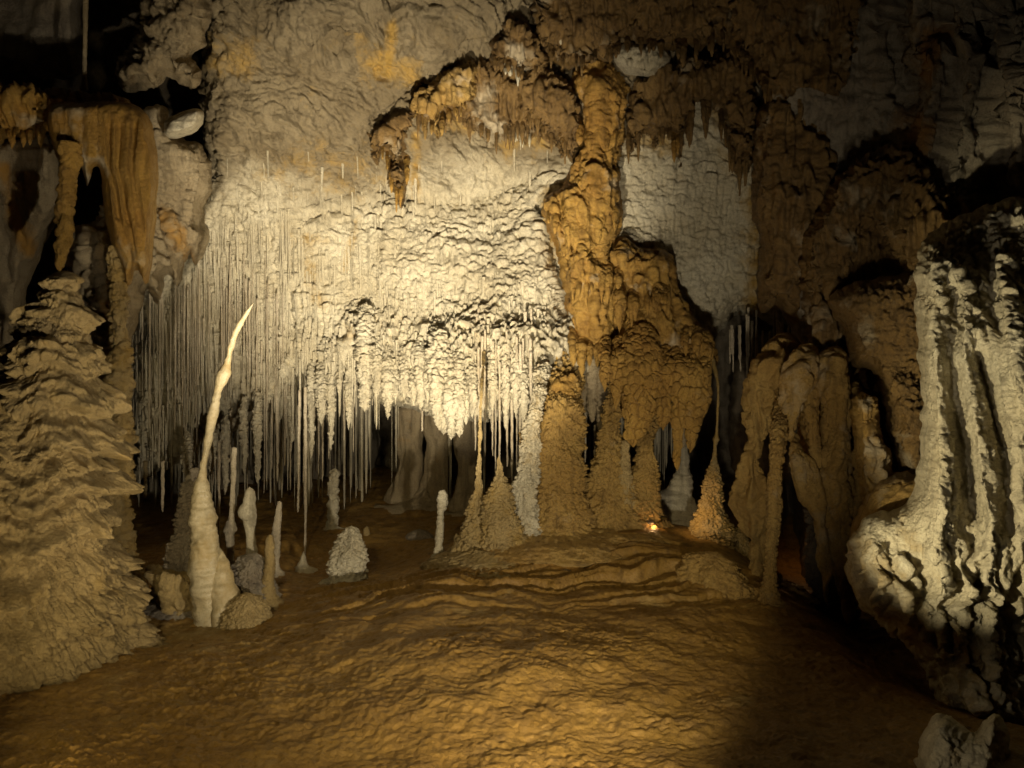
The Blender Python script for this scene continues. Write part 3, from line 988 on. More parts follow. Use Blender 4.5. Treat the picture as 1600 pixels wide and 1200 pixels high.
_k = [stal("needle", None, None, [(1113, 560, 3, .3), (1121, 596, 2.2, .06), (1122, 620, 1.8), (1121, 650, 1.8), (1120, 676, 2.2), (1119, 686, 5), (1118, 694, 3), (1117, 712, 4)], 6.8, st_pop(.04, .012, .02), 'tan', ds=.006, nseg=20, stain=.5),
      stal("cone", None, None, [(1117, 706, 3), (1116, 720, 6), (1115, 745, 10), (1112, 775, 15), (1110, 805, 22), (1108, 835, 32), (1106, 858, 40), (1106, 885, 46)], 6.8, st_pop(.033, .018, .05), 'tan', ds=.0045, nseg=220, stain=.4)]
assemble("needle_stalagmite", "grainy orange cone stalagmite drawn up into a needle that meets the ceiling", "stalagmite", _k)
stal("dripstone_mound", "small grainy orange mound at the right foot of the needle stalagmite", "mound",
     [(1146, 828, 8), (1150, 840, 16), (1152, 860, 24), (1155, 890, 28)], 6.85, st_pop(.033, .017, .05), 'tan', ds=.005, nseg=140, stain=.4)
stal("dripstone_mound", "low broad grainy brown mound lying on the ledge in front of the needle stalagmite", "mound",
     [(1120, 866, 10), (1118, 874, 32), (1114, 892, 46), (1112, 918, 56), (1112, 955, 62)], 5.75, st_pop(.03, .014, .10), 'ochre', ds=.005, nseg=300)
stal("dripstone_mound", "pale snowy mound behind the lamp-lit niche", "mound",
     [(1055, 762, 10), (1055, 772, 26), (1052, 795, 36), (1050, 820, 38), (1050, 860, 38)], 8.3, st_smooth, 'pale', ds=.01, nseg=60)
stal("stalagmite", "pale spire with a flared foot standing on the snowy mound", "stalagmite",
     [(1070, 675, 5), (1068, 700, 6), (1068, 730, 9), (1066, 750, 15), (1062, 775, 20)], 8.3, st_smooth, 'pale', nseg=40, ds=.01)
stal("twisted_column", "thin rough tan column standing free at the right end of the ledge", "column",
     [(1228, 560, 8, .9), (1220, 630, 10, .4), (1215, 680, 10, .1), (1212, 720, 10), (1209, 780, 9.5), (1206, 840, 9), (1203, 900, 8.5), (1203, 935, 11), (1203, 960, 14)], 5.4, st_pop(.03, .013, .04), 'ochre', ds=.005, nseg=80)
stal("lumpy_column", "brown column of swollen lobes left of the thin free-standing column", "column",
     [(1232, 530, 10, .6), (1220, 556, 17, .2), (1210, 580, 22), (1198, 610, 22), (1189, 650, 20), (1185, 690, 12), (1177, 712, 14), (1177, 745, 22), (1179, 785, 25), (1180, 822, 18), (1192, 860, 18), (1198, 910, 20)], 6.1, st_bulb, 'ochre', ds=.009, nseg=110, amp=.8, stain=-.2)

for px, py0, py1, r, d, lab in [(640, 640, 815, 24, 9.6, "left"), (682, 640, 812, 20, 9.5, "mid"), (730, 620, 850, 18, 9.2, "right")]:
    nm = {"left": "grey fluted column beside the black hole at the back of the recess",
          "mid": "grey fluted column in the middle of the three at the back of the recess",
          "right": "blocky pale column behind the spindle column at the back of the recess"}[lab]
    stal("back_column", nm, "column", [(px, py0, r), (px, (py0 + py1) / 2, r * .85), (px - 3, py1 - 40, r * 1.05), (px - 8, py1, r * 1.5), (px - 8, py1 + 25, r * 1.6)], d, st_flute, 'face', ds=.014, nseg=70, amp=.9)

# ------------------------------------------------------------------ orange flowstone, top centre
C = "flowstone"
_k = [mass("canopy_shell", None, None,
     [(568, 205), (600, 192), (640, 172), (680, 128), (716, 98), (760, 92), (805, 112), (850, 146), (878, 190), (884, 250), (866, 236), (846, 205), (820, 232), (800, 210), (770, 230), (740, 200), (700, 196), (684, 222), (664, 196), (644, 212), (640, 270), (634, 308), (622, 322), (612, 296), (604, 250), (590, 262), (574, 240)],
     [(620, 230, 7.55), (720, 140, 7.4), (800, 170, 7.5), (860, 220, 7.6)], st_canopy, 'brown', thick=.7, rw=30, step=2.0, jit=10,
     ribs=[([(612, 210), (618, 300)], 6, .07), ([(630, 210), (626, 310)], 5, .07), ([(590, 205), (592, 250)], 5, .05), ([(700, 140), (660, 190)], 6, -.06), ([(760, 110), (770, 180)], 6, .05), ([(720, 120), (705, 190)], 6, .05)],
     stain=[([(755, 150), (775, 220)], 26, .85), ([(690, 200), (760, 215)], 9, .5)])]
_k += fringe([(640, 196), (664, 186), (700, 186), (740, 192), (770, 214), (800, 202), (846, 200)], 22, 8, 34, 5, 7.5, 'brown', stain=.1)
_k += fringe([(580, 236), (600, 246), (612, 286), (624, 306), (636, 270)], 9, 8, 30, 5, 7.45, 'orange', name='tongue_drip')
assemble("flowstone_canopy", "brown umbrella-shaped flowstone canopy with an orange tongue hanging at its left end", C, _k)
_k = [mass("canopy_shell", None, None,
     [(762, 96), (770, 56), (796, 26), (824, 32), (848, 70), (858, 112), (838, 118), (822, 110), (806, 122), (790, 104), (776, 110)],
     [(810, 60, 7.1)], st_canopy, 'brown', thick=.6, rw=28, step=2.0, jit=9, stain=[([(805, 85), (815, 110)], 16, .9)])]
_k += fringe([(772, 100), (790, 98), (806, 114), (838, 112)], 8, 6, 18, 5, 7.1, 'brown')
_k += fringe([(790, 112), (822, 118)], 4, 8, 22, 6, 7.2, 'pale', name='pale_drip')
assemble("flowstone_canopy", "small brown dome canopy with a pale heart, left of the broad top canopy", C, _k)
_k = [mass("canopy_shell", None, None,
     [(838, -200), (1160, -200), (1150, 40), (1130, 72), (1112, 56), (1096, 82), (1070, 70), (1050, 92), (1024, 70), (1000, 78), (984, 66), (960, 90), (930, 92), (905, 108), (880, 112), (862, 90), (836, 46)],
     [(900, 30, 7.0), (1050, 30, 7.0), (1000, -150, 6.2)], st_canopy, 'brown', thick=.7, rw=30, step=2.2, jit=10)]
_k += fringe([(842, 50), (866, 88), (900, 100), (960, 82), (1000, 70), (1050, 82), (1100, 74), (1140, 56)], 26, 8, 28, 6, 6.95, 'brown')
_k += fringe([(862, 40), (880, 66)], 3, 8, 22, 6, 6.98, 'pale', name='pale_drip')
assemble("flowstone_canopy", "broad brown flowstone canopy with ragged hem along the top edge of the picture", C, _k)
_k = [mass("canopy_shell", None, None,
     [(806, 140), (836, 112), (872, 122), (900, 160), (912, 215), (900, 262), (886, 250), (872, 214), (856, 226), (838, 192), (820, 200)],
     [(860, 160, 7.3)], st_canopy, 'brown', thick=.6, rw=26, step=2.0, jit=9)]
_k += fringe([(822, 194), (838, 184), (856, 216), (872, 206), (890, 244)], 10, 10, 34, 5, 7.35, 'brown')
_k += fringe([(800, 210), (830, 215)], 5, 14, 40, 5, 7.6, 'pale', name='pale_drip')
assemble("flowstone_canopy", "brown shell-like canopy wedged between the white wall and the long orange column", C, _k)
mass("coral_patch", "frilly pale coral patch under the hem of the broad top canopy", "cave coral",
     [(955, 84), (985, 66), (1020, 66), (1045, 82), (1042, 106), (1010, 122), (975, 114)], [(1000, 95, 7.25)], st_pop(.06, .03, .05), 'pale', thick=.4, rw=20, step=2)
_k = [mass("column_body", None, None,
     [(888, 120), (925, 92), (960, 104), (984, 150), (976, 205), (966, 260), (973, 320), (968, 368), (955, 400), (970, 440), (972, 500), (958, 545), (925, 568), (896, 552), (882, 510), (876, 440), (866, 390), (850, 345), (846, 312), (872, 296), (892, 262), (902, 215), (896, 165)],
     [(930, 130, 7.4), (930, 300, 7.35), (920, 450, 7.2), (925, 530, 7.2)], lambda p: st_orange(p) + .5 * st_brick(p) + .3 * st_bulb(p), 'orange', thick=.6, rw=42, step=1.9, jit=6,
     ribs=[([(905, 330), (900, 440), (905, 540)], 14, .08), ([(940, 280), (935, 360)], 18, .10), ([(925, 420), (930, 540)], 12, .07), ([(872, 320), (890, 400)], 5, -.12)])]
_k += fringe([(852, 340), (880, 352), (915, 338), (950, 345), (970, 330)], 13, 8, 46, 8, 7.22, 'orange', st_brick)
_k += fringe([(884, 440), (910, 450), (945, 436), (966, 440)], 10, 8, 46, 8, 7.02, 'orange', st_brick)
_k += fringe([(890, 540), (920, 552), (950, 546)], 9, 10, 44, 9, 7.0, 'orange', st_brick)
_k += fringe([(900, 210), (935, 222), (968, 206)], 8, 8, 40, 8, 7.3, 'orange', st_brick)
assemble("flowstone_column", "long lumpy orange flowstone mass hanging down the middle of the white wall", C, _k)
_k = [mass("canopy_shell", None, None,
     [(976, 160), (996, 118), (1045, 104), (1100, 92), (1150, 62), (1178, 90), (1186, 170), (1180, 240), (1166, 272), (1150, 278), (1138, 246), (1124, 196), (1108, 178), (1086, 180), (1070, 220), (1062, 258), (1052, 262), (1044, 216), (1026, 236), (1010, 214), (990, 250), (974, 232)],
     [(1010, 170, 7.55), (1100, 130, 7.5), (1150, 200, 7.3)], st_canopy, 'brown', thick=.7, rw=30, step=2.0, jit=10, stain=[([(1150, 70), (1175, 90)], 10, .5)])]
_k += fringe([(982, 226), (1010, 206), (1044, 212), (1070, 214), (1086, 172), (1124, 190), (1150, 260), (1172, 240)], 24, 10, 46, 5.5, 7.45, 'brown')
_k += fringe([(1050, 236), (1066, 216)], 3, 20, 50, 6, 7.42, 'orange', name='tongue_drip')
assemble("flowstone_canopy", "ragged brown canopy with long drips over the pale wall, right of the orange column", C, _k)
_k = [mass("cluster_body", None, None,
     [(940, 400), (972, 366), (1002, 390), (1036, 386), (1056, 410), (1058, 450), (1085, 500), (1112, 536), (1120, 566), (1106, 584), (1088, 572), (1070, 584), (1050, 572), (1030, 566), (1012, 590), (985, 592), (968, 566), (950, 572), (942, 556), (960, 520), (962, 460)],
     [(990, 420, 7.4), (1010, 500, 7.0), (1080, 560, 6.9), (980, 560, 6.9)], st_orange, 'orange', thick=.6, rw=44, step=1.9, jit=5, stain=[([(985, 560), (1000, 600)], 30, .25)])]
for rows in ([(1000, 500, 16, .6), (1000, 545, 27, .2), (1000, 580, 31, .05), (998, 620, 25), (994, 655, 20), (991, 682, 13), (990, 698, 3)],
             [(1040, 540, 9, .5), (1038, 575, 14, .15), (1037, 620, 12), (1036, 655, 8), (1036, 672, 2)],
             [(1058, 540, 9, .5), (1060, 580, 13, .1), (1060, 640, 10), (1059, 690, 8), (1058, 720, 6), (1058, 735, 2)],
             [(1080, 540, 9, .5), (1082, 575, 14, .1), (1083, 620, 13), (1081, 665, 11), (1079, 695, 7), (1078, 708, 2)],
             [(1098, 545, 8, .5), (1099, 580, 11, .1), (1099, 620, 9), (1098, 645, 5), (1098, 655, 2)],
             [(970, 530, 8, .5), (967, 565, 13, .1), (964, 600, 10), (962, 630, 6), (962, 640, 2)],
             [(946, 530, 6, .5), (946, 565, 9, .1), (945, 595, 6), (945, 612, 2)],
             [(1018, 560, 6, .4), (1018, 600, 10, .1), (1017, 640, 7), (1017, 660, 2)]):
    _k.append(stal("stalactite", None, None, rows, 6.62, st_brick, 'orange', ds=.005, nseg=150, stain=FR.uniform(-.1, .1)))
_k += fringe([(956, 470), (990, 480), (1024, 466), (1056, 476)], 11, 10, 50, 8, 6.92, 'orange', st_brick)
_k += fringe([(1060, 530), (1090, 540), (1116, 556)], 8, 10, 46, 7, 6.8, 'orange', st_brick)
assemble("flowstone_cluster", "drooping orange flowstone cluster ending in blunt bulging stalactites", C, _k)
mass("flowstone_lobe", "orange stained lobe where the white wall runs into the thick ochre column", C,
     [(850, 618), (866, 590), (896, 580), (908, 600), (904, 650), (890, 700), (870, 710), (850, 690)], [(880, 640, 6.75)], st_orange, 'orange', thick=.4, rw=26, step=1.9)
mass("flowstone_curtain", "dark amber bulbous flowstone curtain hanging right of the pale wall", C,
     [(1182, 180), (1215, 150), (1270, 170), (1310, 230), (1312, 330), (1300, 420), (1285, 490), (1272, 540), (1250, 545), (1236, 510), (1212, 478), (1190, 492), (1178, 440), (1186, 380), (1172, 320), (1176, 250)],
     [(1230, 250, 6.8), (1230, 450, 6.8), (1290, 350, 6.4)], st_bulb, 'brown', thick=.6, rw=40, step=2.2, jit=6, stain=[([(1190, 200), (1200, 230)], 14, .5)])

_k = [mass("canopy_shell", None, None,
           [(1120, -200), (1360, -200), (1350, 60), (1322, 130), (1290, 176), (1254, 160), (1226, 178), (1196, 150), (1168, 100), (1140, 76), (1122, 30)],
           [(1180, 40, 6.9), (1290, 80, 6.6), (1250, -150, 6.0)], st_canopy, 'brown', thick=.7, rw=34, step=2.4, jit=10)]
_k += fringe([(1150, 80), (1196, 140), (1226, 168), (1254, 156), (1290, 168), (1322, 124)], 16, 8, 36, 6, 6.75, 'brown')
assemble("flowstone_canopy", "dark brown canopy over the amber bulbous curtain, at the top right of centre", C, _k)
_k = [mass("canopy_shell", None, None,
           [(640, 182), (676, 130), (716, 100), (748, 104), (742, 150), (724, 180), (700, 178), (684, 214), (664, 190)],
           [(700, 140, 7.25)], st_canopy, 'ochre', thick=.6, rw=24, step=2.0, jit=9)]
_k += fringe([(660, 190), (684, 206), (704, 180), (730, 172)], 8, 8, 34, 5, 7.3, 'ochre')
assemble("flowstone_canopy", "lighter ochre tongue lying on the left shoulder of the umbrella-shaped canopy", C, _k)

# ------------------------------------------------------------------ right side
mass("cave_wall", None, None, [(1120, -300), (2300, -300), (2300, 700), (1750, 480), (1560, 440), (1470, 460), (1420, 560), (1370, 620), (1310, 575), (1270, 560), (1230, 500), (1215, 300), (1180, 120)],
     [(1250, 0, 7.2), (1250, 300, 7.4), (1350, 150, 6.8), (1500, 100, 5.8), (1500, 300, 5.8), (1350, 480, 6.6), (1700, 200, 4.8), (2000, 200, 4.2)],
     [(lambda p: .8 * st_rough(p) + .6 * st_face(p) + .5 * st_canopy(p), lambda X, Y: np.ones(X.shape)), (st_flute, lambda X, Y: sstep(1380, 1480, X) * .8)], 'grey', thick=.7, rw=50, step=3, jit=8, kind="structure",
     ribs=[([(1420, 0), (1450, 120), (1420, 260)], 18, .18), ([(1480, 0), (1500, 120), (1490, 260)], 14, .12), ([(1545, 20), (1560, 150), (1590, 290)], 18, .15), ([(1380, 60), (1400, 160)], 12, -.15), ([(1440, 70), (1510, 60), (1520, 90)], 12, -.2)],
     stain=[([(1455, 60), (1440, 120)], 22, .9), ([(1420, 190), (1430, 270)], 22, .9)])
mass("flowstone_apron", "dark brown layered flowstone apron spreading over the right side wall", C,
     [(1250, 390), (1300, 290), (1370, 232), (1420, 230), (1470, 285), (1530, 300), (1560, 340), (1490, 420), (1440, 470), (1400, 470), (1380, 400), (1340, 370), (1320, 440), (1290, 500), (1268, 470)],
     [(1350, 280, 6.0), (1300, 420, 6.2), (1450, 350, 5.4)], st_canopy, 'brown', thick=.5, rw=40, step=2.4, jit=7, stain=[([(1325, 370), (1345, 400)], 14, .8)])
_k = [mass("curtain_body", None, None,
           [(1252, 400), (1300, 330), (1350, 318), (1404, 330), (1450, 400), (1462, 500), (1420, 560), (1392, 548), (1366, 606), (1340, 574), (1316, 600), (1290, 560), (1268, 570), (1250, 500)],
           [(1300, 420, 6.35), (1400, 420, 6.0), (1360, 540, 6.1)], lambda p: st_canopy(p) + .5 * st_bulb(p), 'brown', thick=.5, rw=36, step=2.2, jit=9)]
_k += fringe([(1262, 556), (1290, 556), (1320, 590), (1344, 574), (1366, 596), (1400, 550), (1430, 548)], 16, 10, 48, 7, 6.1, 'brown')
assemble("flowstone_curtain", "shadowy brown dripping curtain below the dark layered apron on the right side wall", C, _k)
mass("popcorn_drape", "dull popcorn-covered drape hanging left of the bright ribbed flowstone", C,
     [(1290, 470), (1340, 440), (1400, 430), (1460, 440), (1470, 700), (1455, 800), (1420, 780), (1396, 700), (1380, 640), (1360, 580), (1330, 570), (1316, 520)],
     [(1400, 500, 5.2), (1430, 650, 4.9), (1330, 500, 5.6)], st_pop(.045, .02, .08), 'brown', thick=.5, rw=40, step=2.2, jit=6)
_k = [mass("back_body", None, None,
           [(1232, 600), (1262, 566), (1310, 566), (1346, 596), (1352, 640), (1340, 700), (1345, 780), (1340, 850), (1336, 920), (1312, 930), (1292, 850), (1276, 780), (1256, 720)],
           [(1260, 620, 6.0), (1290, 640, 5.9), (1320, 800, 5.7), (1310, 700, 5.8)], st_bulb, 'ochre', thick=.5, rw=34, step=2.0, jit=7)]
for rows in ([(1262, 548, 10, .3), (1252, 572, 15), (1242, 615, 17), (1234, 655, 14), (1229, 685, 8), (1226, 700, 3)],
             [(1240, 680, 6, .2), (1250, 715, 11), (1264, 760, 12), (1277, 815, 11), (1286, 870, 9), (1291, 925, 6), (1294, 950, 2)],
             [(1300, 560, 14, .3), (1302, 590, 21), (1306, 660, 22), (1309, 730, 18), (1313, 805, 16), (1319, 880, 14), (1322, 950, 9), (1324, 975, 3)],
             [(1286, 670, 5, .2), (1292, 700, 9), (1296, 730, 9), (1299, 756, 4)],
             [(1332, 600, 8, .2), (1341, 660, 11), (1346, 740, 12), (1345, 810, 11), (1340, 870, 7), (1338, 900, 2)],
             [(1272, 590, 10, .2), (1272, 640, 11), (1276, 690, 9), (1280, 730, 4)]):
    _k.append(stal("lobe", None, None, rows, 5.65, lambda p: st_bulb(p) * .6, 'ochre', ds=.008, nseg=80, stain=FR.uniform(-.2, .3)))
assemble("flowstone_mass", "ochre flowstone group of drooping fluted lobes right of the thin free-standing column", C, _k)
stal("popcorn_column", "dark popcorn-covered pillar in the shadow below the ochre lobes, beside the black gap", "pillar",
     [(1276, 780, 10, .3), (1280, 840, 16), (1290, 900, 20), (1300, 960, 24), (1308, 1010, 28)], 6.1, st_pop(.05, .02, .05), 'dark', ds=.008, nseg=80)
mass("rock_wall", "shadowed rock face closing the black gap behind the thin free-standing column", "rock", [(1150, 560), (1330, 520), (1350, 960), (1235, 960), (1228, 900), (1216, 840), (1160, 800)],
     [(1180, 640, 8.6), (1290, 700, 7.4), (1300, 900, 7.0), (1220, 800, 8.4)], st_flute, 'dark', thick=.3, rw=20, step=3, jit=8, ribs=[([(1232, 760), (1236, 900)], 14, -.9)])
mass("flowstone_pillar", "stubby pale amber pillar leaning on the ochre flowstone group", C,
     [(1330, 640), (1346, 612), (1366, 622), (1378, 680), (1390, 735), (1400, 770), (1380, 800), (1350, 800), (1338, 740)], [(1360, 700, 5.0)], st_orange, 'ochre', thick=.4, rw=26, step=2)
mass("rock_boulder", "shadowy rounded boulder between the amber pillar and the bright ribbed flowstone", "boulder",
     [(1340, 800), (1370, 755), (1420, 735), (1470, 760), (1490, 840), (1480, 940), (1420, 940), (1360, 930), (1330, 900), (1326, 850)], [(1400, 830, 4.6), (1350, 880, 4.7)], st_flute, 'ochre', thick=.5, rw=50, step=2.2, jit=6)
rib = [([(1452, 430), (1455, 560), (1462, 680), (1470, 800), (1460, 860)], 24, .17), ([(1500, 440), (1505, 560), (1525, 680), (1545, 790), (1548, 860)], 18, .15),
       ([(1560, 420), (1575, 520), (1600, 640), (1600, 800)], 26, .16), ([(1530, 520), (1555, 600), (1580, 700)], 14, .07), ([(1482, 470), (1492, 640), (1515, 800)], 14, -.12),
       ([(1535, 560), (1560, 700), (1568, 830)], 10, -.09), ([(1470, 880), (1465, 960)], 18, .12), ([(1500, 860), (1505, 1010)], 18, .13), ([(1535, 880), (1530, 1040)], 13, .09),
       ([(1485, 880), (1485, 1000)], 10, -.10), ([(1518, 900), (1518, 1040)], 10, -.10), ([(1400, 900), (1425, 960)], 22, .12), ([(1370, 860), (1375, 930)], 14, .08)]
mass("ribbed_flowstone", "large pale ribbed flowstone curtain with bright vertical ribs at the right edge", C,
     [(1428, 440), (1440, 380), (1490, 340), (1580, 310), (1720, 300), (1900, 420), (1900, 900), (1800, 1120), (1640, 1160), (1545, 1165), (1500, 1140), (1462, 1086), (1436, 1036), (1386, 985), (1352, 955), (1328, 915), (1322, 868), (1336, 826), (1366, 800), (1410, 790), (1432, 740), (1440, 640), (1434, 540)],
     [(1450, 450, 4.35), (1500, 340, 4.8), (1500, 600, 4.15), (1470, 820, 4.0), (1380, 880, 4.1), (1500, 1000, 3.85), (1520, 1110, 3.65), (1600, 600, 3.9), (1600, 900, 3.8), (1800, 600, 3.5), (1400, 950, 4.05), (1600, 1050, 4.1)],
     st_pale_rib, 'pale', thick=.55, rw=50, step=1.9, jit=6, ribs=rib, soft=60, stain=[([(1500, 1000), (1520, 1120)], 40, .5), ([(1340, 850), (1380, 930), (1440, 1000)], 45, .42), ([(1420, 830), (1440, 900)], 25, .3)])
mass("rock_stub", "pale two-horned rock stub poking up in the bottom right corner", "rock",
     [(1400, 1290), (1420, 1215), (1440, 1150), (1462, 1120), (1484, 1116), (1502, 1134), (1526, 1142), (1544, 1120), (1562, 1118), (1574, 1150), (1580, 1210), (1600, 1290)], [(1500, 1180, 2.95), (1500, 1280, 2.85)], lambda p: .5 * st_rough(p) + .02 * fbm(p, .06, 4, .65) + .012 * scales(p, .08, .06, 5), 'pale', thick=.4, rw=44, step=1.6, jit=6,
     stain=[([(1490, 1170), (1500, 1195)], 12, .4)])

# ------------------------------------------------------------------ stalactites on the hem of the white wall
rnd = random.Random(7)
G = "pale knobbly stalactites on the hem of the white wall"
HEM = [(570, 515, 640, 11), (588, 560, 622, 6), (606, 575, 652, 7), (618, 590, 628, 5), (632, 570, 622, 6), (646, 590, 630, 5), (657, 560, 638, 7), (668, 580, 628, 5),
       (684, 550, 664, 13), (693, 560, 676, 11), (705, 590, 684, 9), (718, 580, 680, 8), (728, 600, 660, 6), (738, 585, 650, 6), (770, 570, 640, 6), (790, 560, 668, 6), (806, 570, 650, 7), (818, 590, 668, 6), (548, 560, 612, 5), (530, 590, 616, 4), (440, 610, 650, 6), (432, 620, 668, 5), (456, 598, 690, 6), (486, 598, 716, 4.5), (502, 600, 662, 7), (517, 598, 700, 5), (402, 645, 752, 5.5), (381, 655, 735, 4.5), (352, 685, 768, 5), (330, 690, 740, 6), (292, 710, 750, 6), (545, 600, 668, 5)]
labels = {570: "stout grainy stalactite at the left end of the white wall's hem", 684: "broad double-tipped white stalactite in the middle of the wall's hem", 705: "longest tapering white stalactite just right of the broad double-tipped one"}
for k, (px, y0, y1, r) in enumerate(HEM):
    d = surf_d('wall', px, y0 + 20, 7.8) - .04
    stal("hem_stalactite", labels.get(px, "small pale knobbly stalactite hanging from the hem of the white wall"), "stalactite",
         [(px, y0 - 34, r * .7, .30), (px, y0 - 6, r, .12), (px, y0 * .6 + y1 * .4, r), (px + 1, y0 * .3 + y1 * .7, r * .8), (px, y1 - 6, r * .55), (px, y1 + 4, 1)], d - .06, st_pop(.04, .026, .03), 'pale', nseg=40, ds=.008, group=G)
for k, (px, y0, y1, r) in enumerate([(925, 555, 660, 9), (940, 575, 690, 8), (912, 580, 640, 6), (1068, 640, 700, 8)]):
    stal("grey_stalactite", "small rough grey stalactite tucked under the orange flowstone", "stalactite",
         [(px, y0, r), (px, (y0 + y1) / 2, r * .9), (px, y1 - 8, r * .5), (px, y1, 1)], 7.3, st_pop(.04, .018, .03), 'face', nseg=30, ds=.01, group="grey stalactites under the orange flowstone")

# ------------------------------------------------------------------ soda straws
protos = []
for k in range(5):
    rr = random.Random(k)
    rows = []
    for t in np.linspace(0, 1, 14):
        rows.append([rr.uniform(-.0015, .0015), rr.uniform(-.0015, .0015), -t, .0085 * (1 - .35 * t) * rr.uniform(.85, 1.2)])
    rows[-1][3] = .003
    v, q = tube_arrays(rows, 8, .02, st_none)
    v = v + (.0022 * np.stack([perlin(v / V(.02, .02, .03) + 7.3 * k), perlin(v / V(.02, .02, .03) + 3.1 + k), 0 * v[:, 0]], 1))
    protos.append((v, q))
pmesh = []


def straw(px, y0, y1, d, thick, label, group):
    k = rnd.randrange(5)
    if len(pmesh) <= k or pmesh[k] is None:
        while len(pmesh) <= k:
            pmesh.append(None)
        o = mk("soda_straw", protos[k][0], protos[k][1], 'straw', np.zeros(len(protos[k][0])))
        pmesh[k] = o
        COL.objects.unlink(o)
    o = pmesh[k].copy()
    COL.objects.link(o)
    p = P(px, y0, d)
    o.location = p
    o.rotation_euler = (rnd.gauss(0, .006), rnd.gauss(0, .006), rnd.uniform(0, 6.28))
    L = (y1 - y0) / F * d
    o.scale = (thick, thick, L)
    o["label"] = label
    o["category"] = "soda straw"
    o["group"] = group


LA = "hair-thin straw in the dense curtain between the left column and the bright wall"
for i in range(120):
    px = 206 + 240 * rnd.random() ** 1.1
    nz = math.sin(px * .11) * 26 + math.sin(px * .047 + 1) * 34
    y0 = rnd.choice([rnd.uniform(440, 475), rnd.uniform(440, 600), rnd.uniform(385, 450) if px > 300 else rnd.uniform(445, 520)])
    y1 = min(max(y0 + 30, 575 + nz + rnd.gauss(0, 55)), 760)
    d = min(surf_d('wall', px, y0, 8.3), 8.5) - rnd.uniform(-.02, .12)
    straw(px, y0 - 6, y1, d, rnd.choice([.4, .55, .7, .9, 1.3]) * rnd.uniform(.8, 1.2), LA, "soda straws of the left curtain")
LB = "pale soda straw hanging over the dark recess below the hem of the white wall"
for i in range(38):
    px = rnd.choice([rnd.uniform(425, 560), rnd.uniform(330, 480), rnd.uniform(400, 500), rnd.uniform(560, 740) if i % 3 == 0 else rnd.uniform(420, 540)])
    y0 = np.interp(px, [330, 400, 430, 500, 600, 740], [670, 640, 620, 600, 625, 650]) - 8
    y1 = y0 + rnd.uniform(45, 165) * (1 if px < 560 else .45)
    d = surf_d('wall', px, y0 - 8, 8.4) + rnd.uniform(-.05, .35)
    straw(px, y0 - 8, y1, d, rnd.uniform(.8, 1.7), LB, "soda straws over the dark recess")
for px, y0, y1, th, lab in [(468, 610, 800, 1.7, "bright soda straw just left of the longest one"), (477, 605, 866, 2.0, "longest soda straw, beaded and reaching a tiny stalagmite on the floor"), (254, 720, 800, 2.2, "lone stubby straw over the dark hollow behind the left column"),
                            (227, 720, 778, 2.6, "thicker lone straw nearest the left column over the dark hollow"), (342, 690, 850, 1.8, "bluish straw close to the right of the leaning cream stem")]:
    straw(px, y0, y1, 7.4, th, lab, "single long soda straws")
LC = "slim pale straw among those beside the spindle column"
for i in range(34):
    px = rnd.uniform(742, 835)
    y0 = rnd.uniform(480, 590)
    y1 = y0 + rnd.uniform(90, 200)
    d = surf_d('wall', px, y0, 7.8) - rnd.uniform(0, .12)
    straw(px, y0, min(y1, 800), d, rnd.uniform(.9, 2.0), LC, "soda straws beside the spindle column")
LD = "grey straw in the dark corner right of the needle stalagmite"
for i in range(30):
    px = rnd.uniform(1140, 1262)
    y0 = rnd.uniform(478, 520)
    y1 = rnd.uniform(545, 605)
    straw(px, y0, y1, 8.0 + rnd.uniform(-.2, .3), rnd.uniform(.9, 2.0), LD, "soda straws of the right corner")
LE = "white straw in the black gap under the orange flowstone mass"
for i in range(16):
    px = rnd.uniform(900, 985)
    y0 = rnd.uniform(600, 660)
    straw(px, y0, y0 + rnd.uniform(60, 110), 7.5 + rnd.uniform(-.1, .4), rnd.uniform(.9, 1.5), LE, "soda straws under the orange mass")

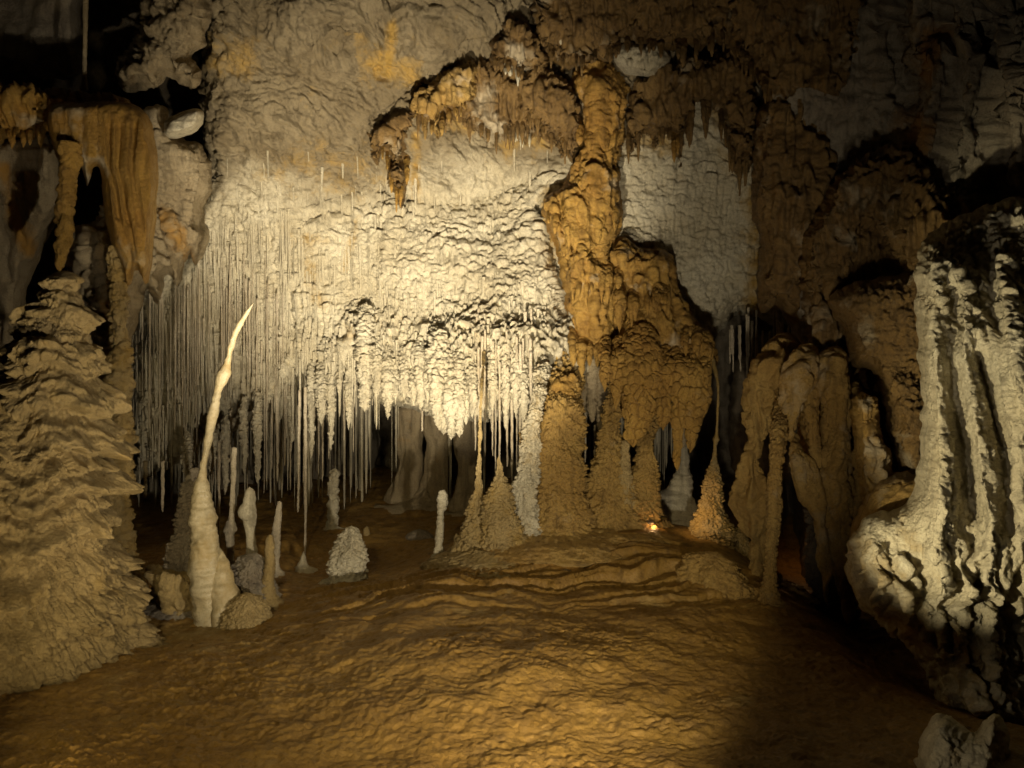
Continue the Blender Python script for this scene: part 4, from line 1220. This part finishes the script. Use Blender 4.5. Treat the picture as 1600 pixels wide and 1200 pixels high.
# the countless finer straws and drips that bristle on the wall's lower half: one mass
def bristle():
    vs, fs, n = [], [], 0
    for i in range(1000):
        z = rnd.random()
        if z < .45:
            px, y0 = rnd.uniform(290, 600), rnd.uniform(330, 600)
            ln = rnd.uniform(18, 90)
        elif z < .6:
            px, y0 = rnd.uniform(206, 330), rnd.uniform(450, 690)
            ln = rnd.uniform(20, 90)
        elif z < .85:
            px, y0 = rnd.uniform(560, 860), rnd.uniform(430, 600)
            ln = rnd.uniform(10, 45)
        else:
            px, y0 = rnd.uniform(230, 860), rnd.uniform(230, 420)
            ln = rnd.uniform(8, 40)
        d = surf_d('wall', px, y0, -1)
        if d < 0:
            continue
        r = rnd.choice([.004, .006, .009, .014]) * rnd.uniform(.8, 1.2)
        a = P(px, y0 - 5, d + .03)
        b = P(px, y0 + ln, d + .0)
        b[0] += rnd.gauss(0, .004)
        b[1] = a[1] + rnd.gauss(-.02, .015)
        th = np.arange(6) * np.pi / 3
        c = np.stack([np.cos(th), np.sin(th), 0 * th], 1)
        for t, q in ((0, 1.3), (.5, rnd.uniform(.8, 1.2)), (.9, .7), (1, .15)):
            vs.append(a + (b - a) * t + c * r * q)
        for k in range(3):
            for m in range(6):
                fs.append([n + k * 6 + m, n + (k + 1) * 6 + m, n + (k + 1) * 6 + (m + 1) % 6, n + k * 6 + (m + 1) % 6])
        n += 24
    for i in range(330):
        px = rnd.uniform(210, 760) if i % 4 else rnd.uniform(890, 1080)
        dd = rnd.uniform(8.9, 10.4)
        if 575 < px < 700 and i % 3:
            continue
        top = rnd.uniform(560, 640)
        ln = abs(rnd.gauss(75, 45)) + 25
        r = rnd.choice([.006, .009, .013, .02]) * rnd.uniform(.8, 1.2)
        a = P(px, top, dd)
        b = P(px, min(max(660, top) + ln, 800), dd)
        th = np.arange(6) * np.pi / 3
        c = np.stack([np.cos(th), np.sin(th), 0 * th], 1)
        for t, q in ((0, 1.3), (.5, rnd.uniform(.8, 1.2)), (.9, .7), (1, .15)):
            vs.append(a + (b - a) * t + c * r * q)
        for k in range(3):
            for m in range(6):
                fs.append([n + k * 6 + m, n + (k + 1) * 6 + m, n + (k + 1) * 6 + (m + 1) % 6, n + k * 6 + (m + 1) % 6])
        n += 24
    o = mk("straw_bristle", np.vstack(vs), np.array(fs), 'pale', np.zeros(n))
    tag(o, "fine bristle of countless short straws and drips covering the lower white wall and the recess under it", "soda straws", None, "stuff")


bristle()

# ------------------------------------------------------------------ small stones
for px, py, r, lab in [(884, 914, 9, "small dark stone slab lying on the front slope of the mound"), (988, 938, 8, "small black stone at the foot of the layered ledge"), (655, 836, 16, "low grey stone at the far edge of the brown floor"),
                       (1014, 836, 7, "small rock glowing orange in lamplight at the foot of the slim column")]:
    d = 1860 / (py - 600)
    d = min(d, 8.2) if px != 1014 else 6.86
    x, y = (px - 800) / F * d, d
    z = float(floor_z(np.array([x]), np.array([y]))[0]) + (.05 if px == 1014 else 0)
    rr = r * d / F
    v, q = tube_arrays([[x, y, z - rr * .6, rr * .8], [x, y, z, rr * 1.3], [x, y, z + rr * .5, rr], [x, y, z + rr * .8, rr * .3]], 28, rr * .12, st_rough, .35)
    tag(mk("stone", v, q, 'dark' if r < 12 else 'grey', np.zeros(len(v))), lab, "stone")
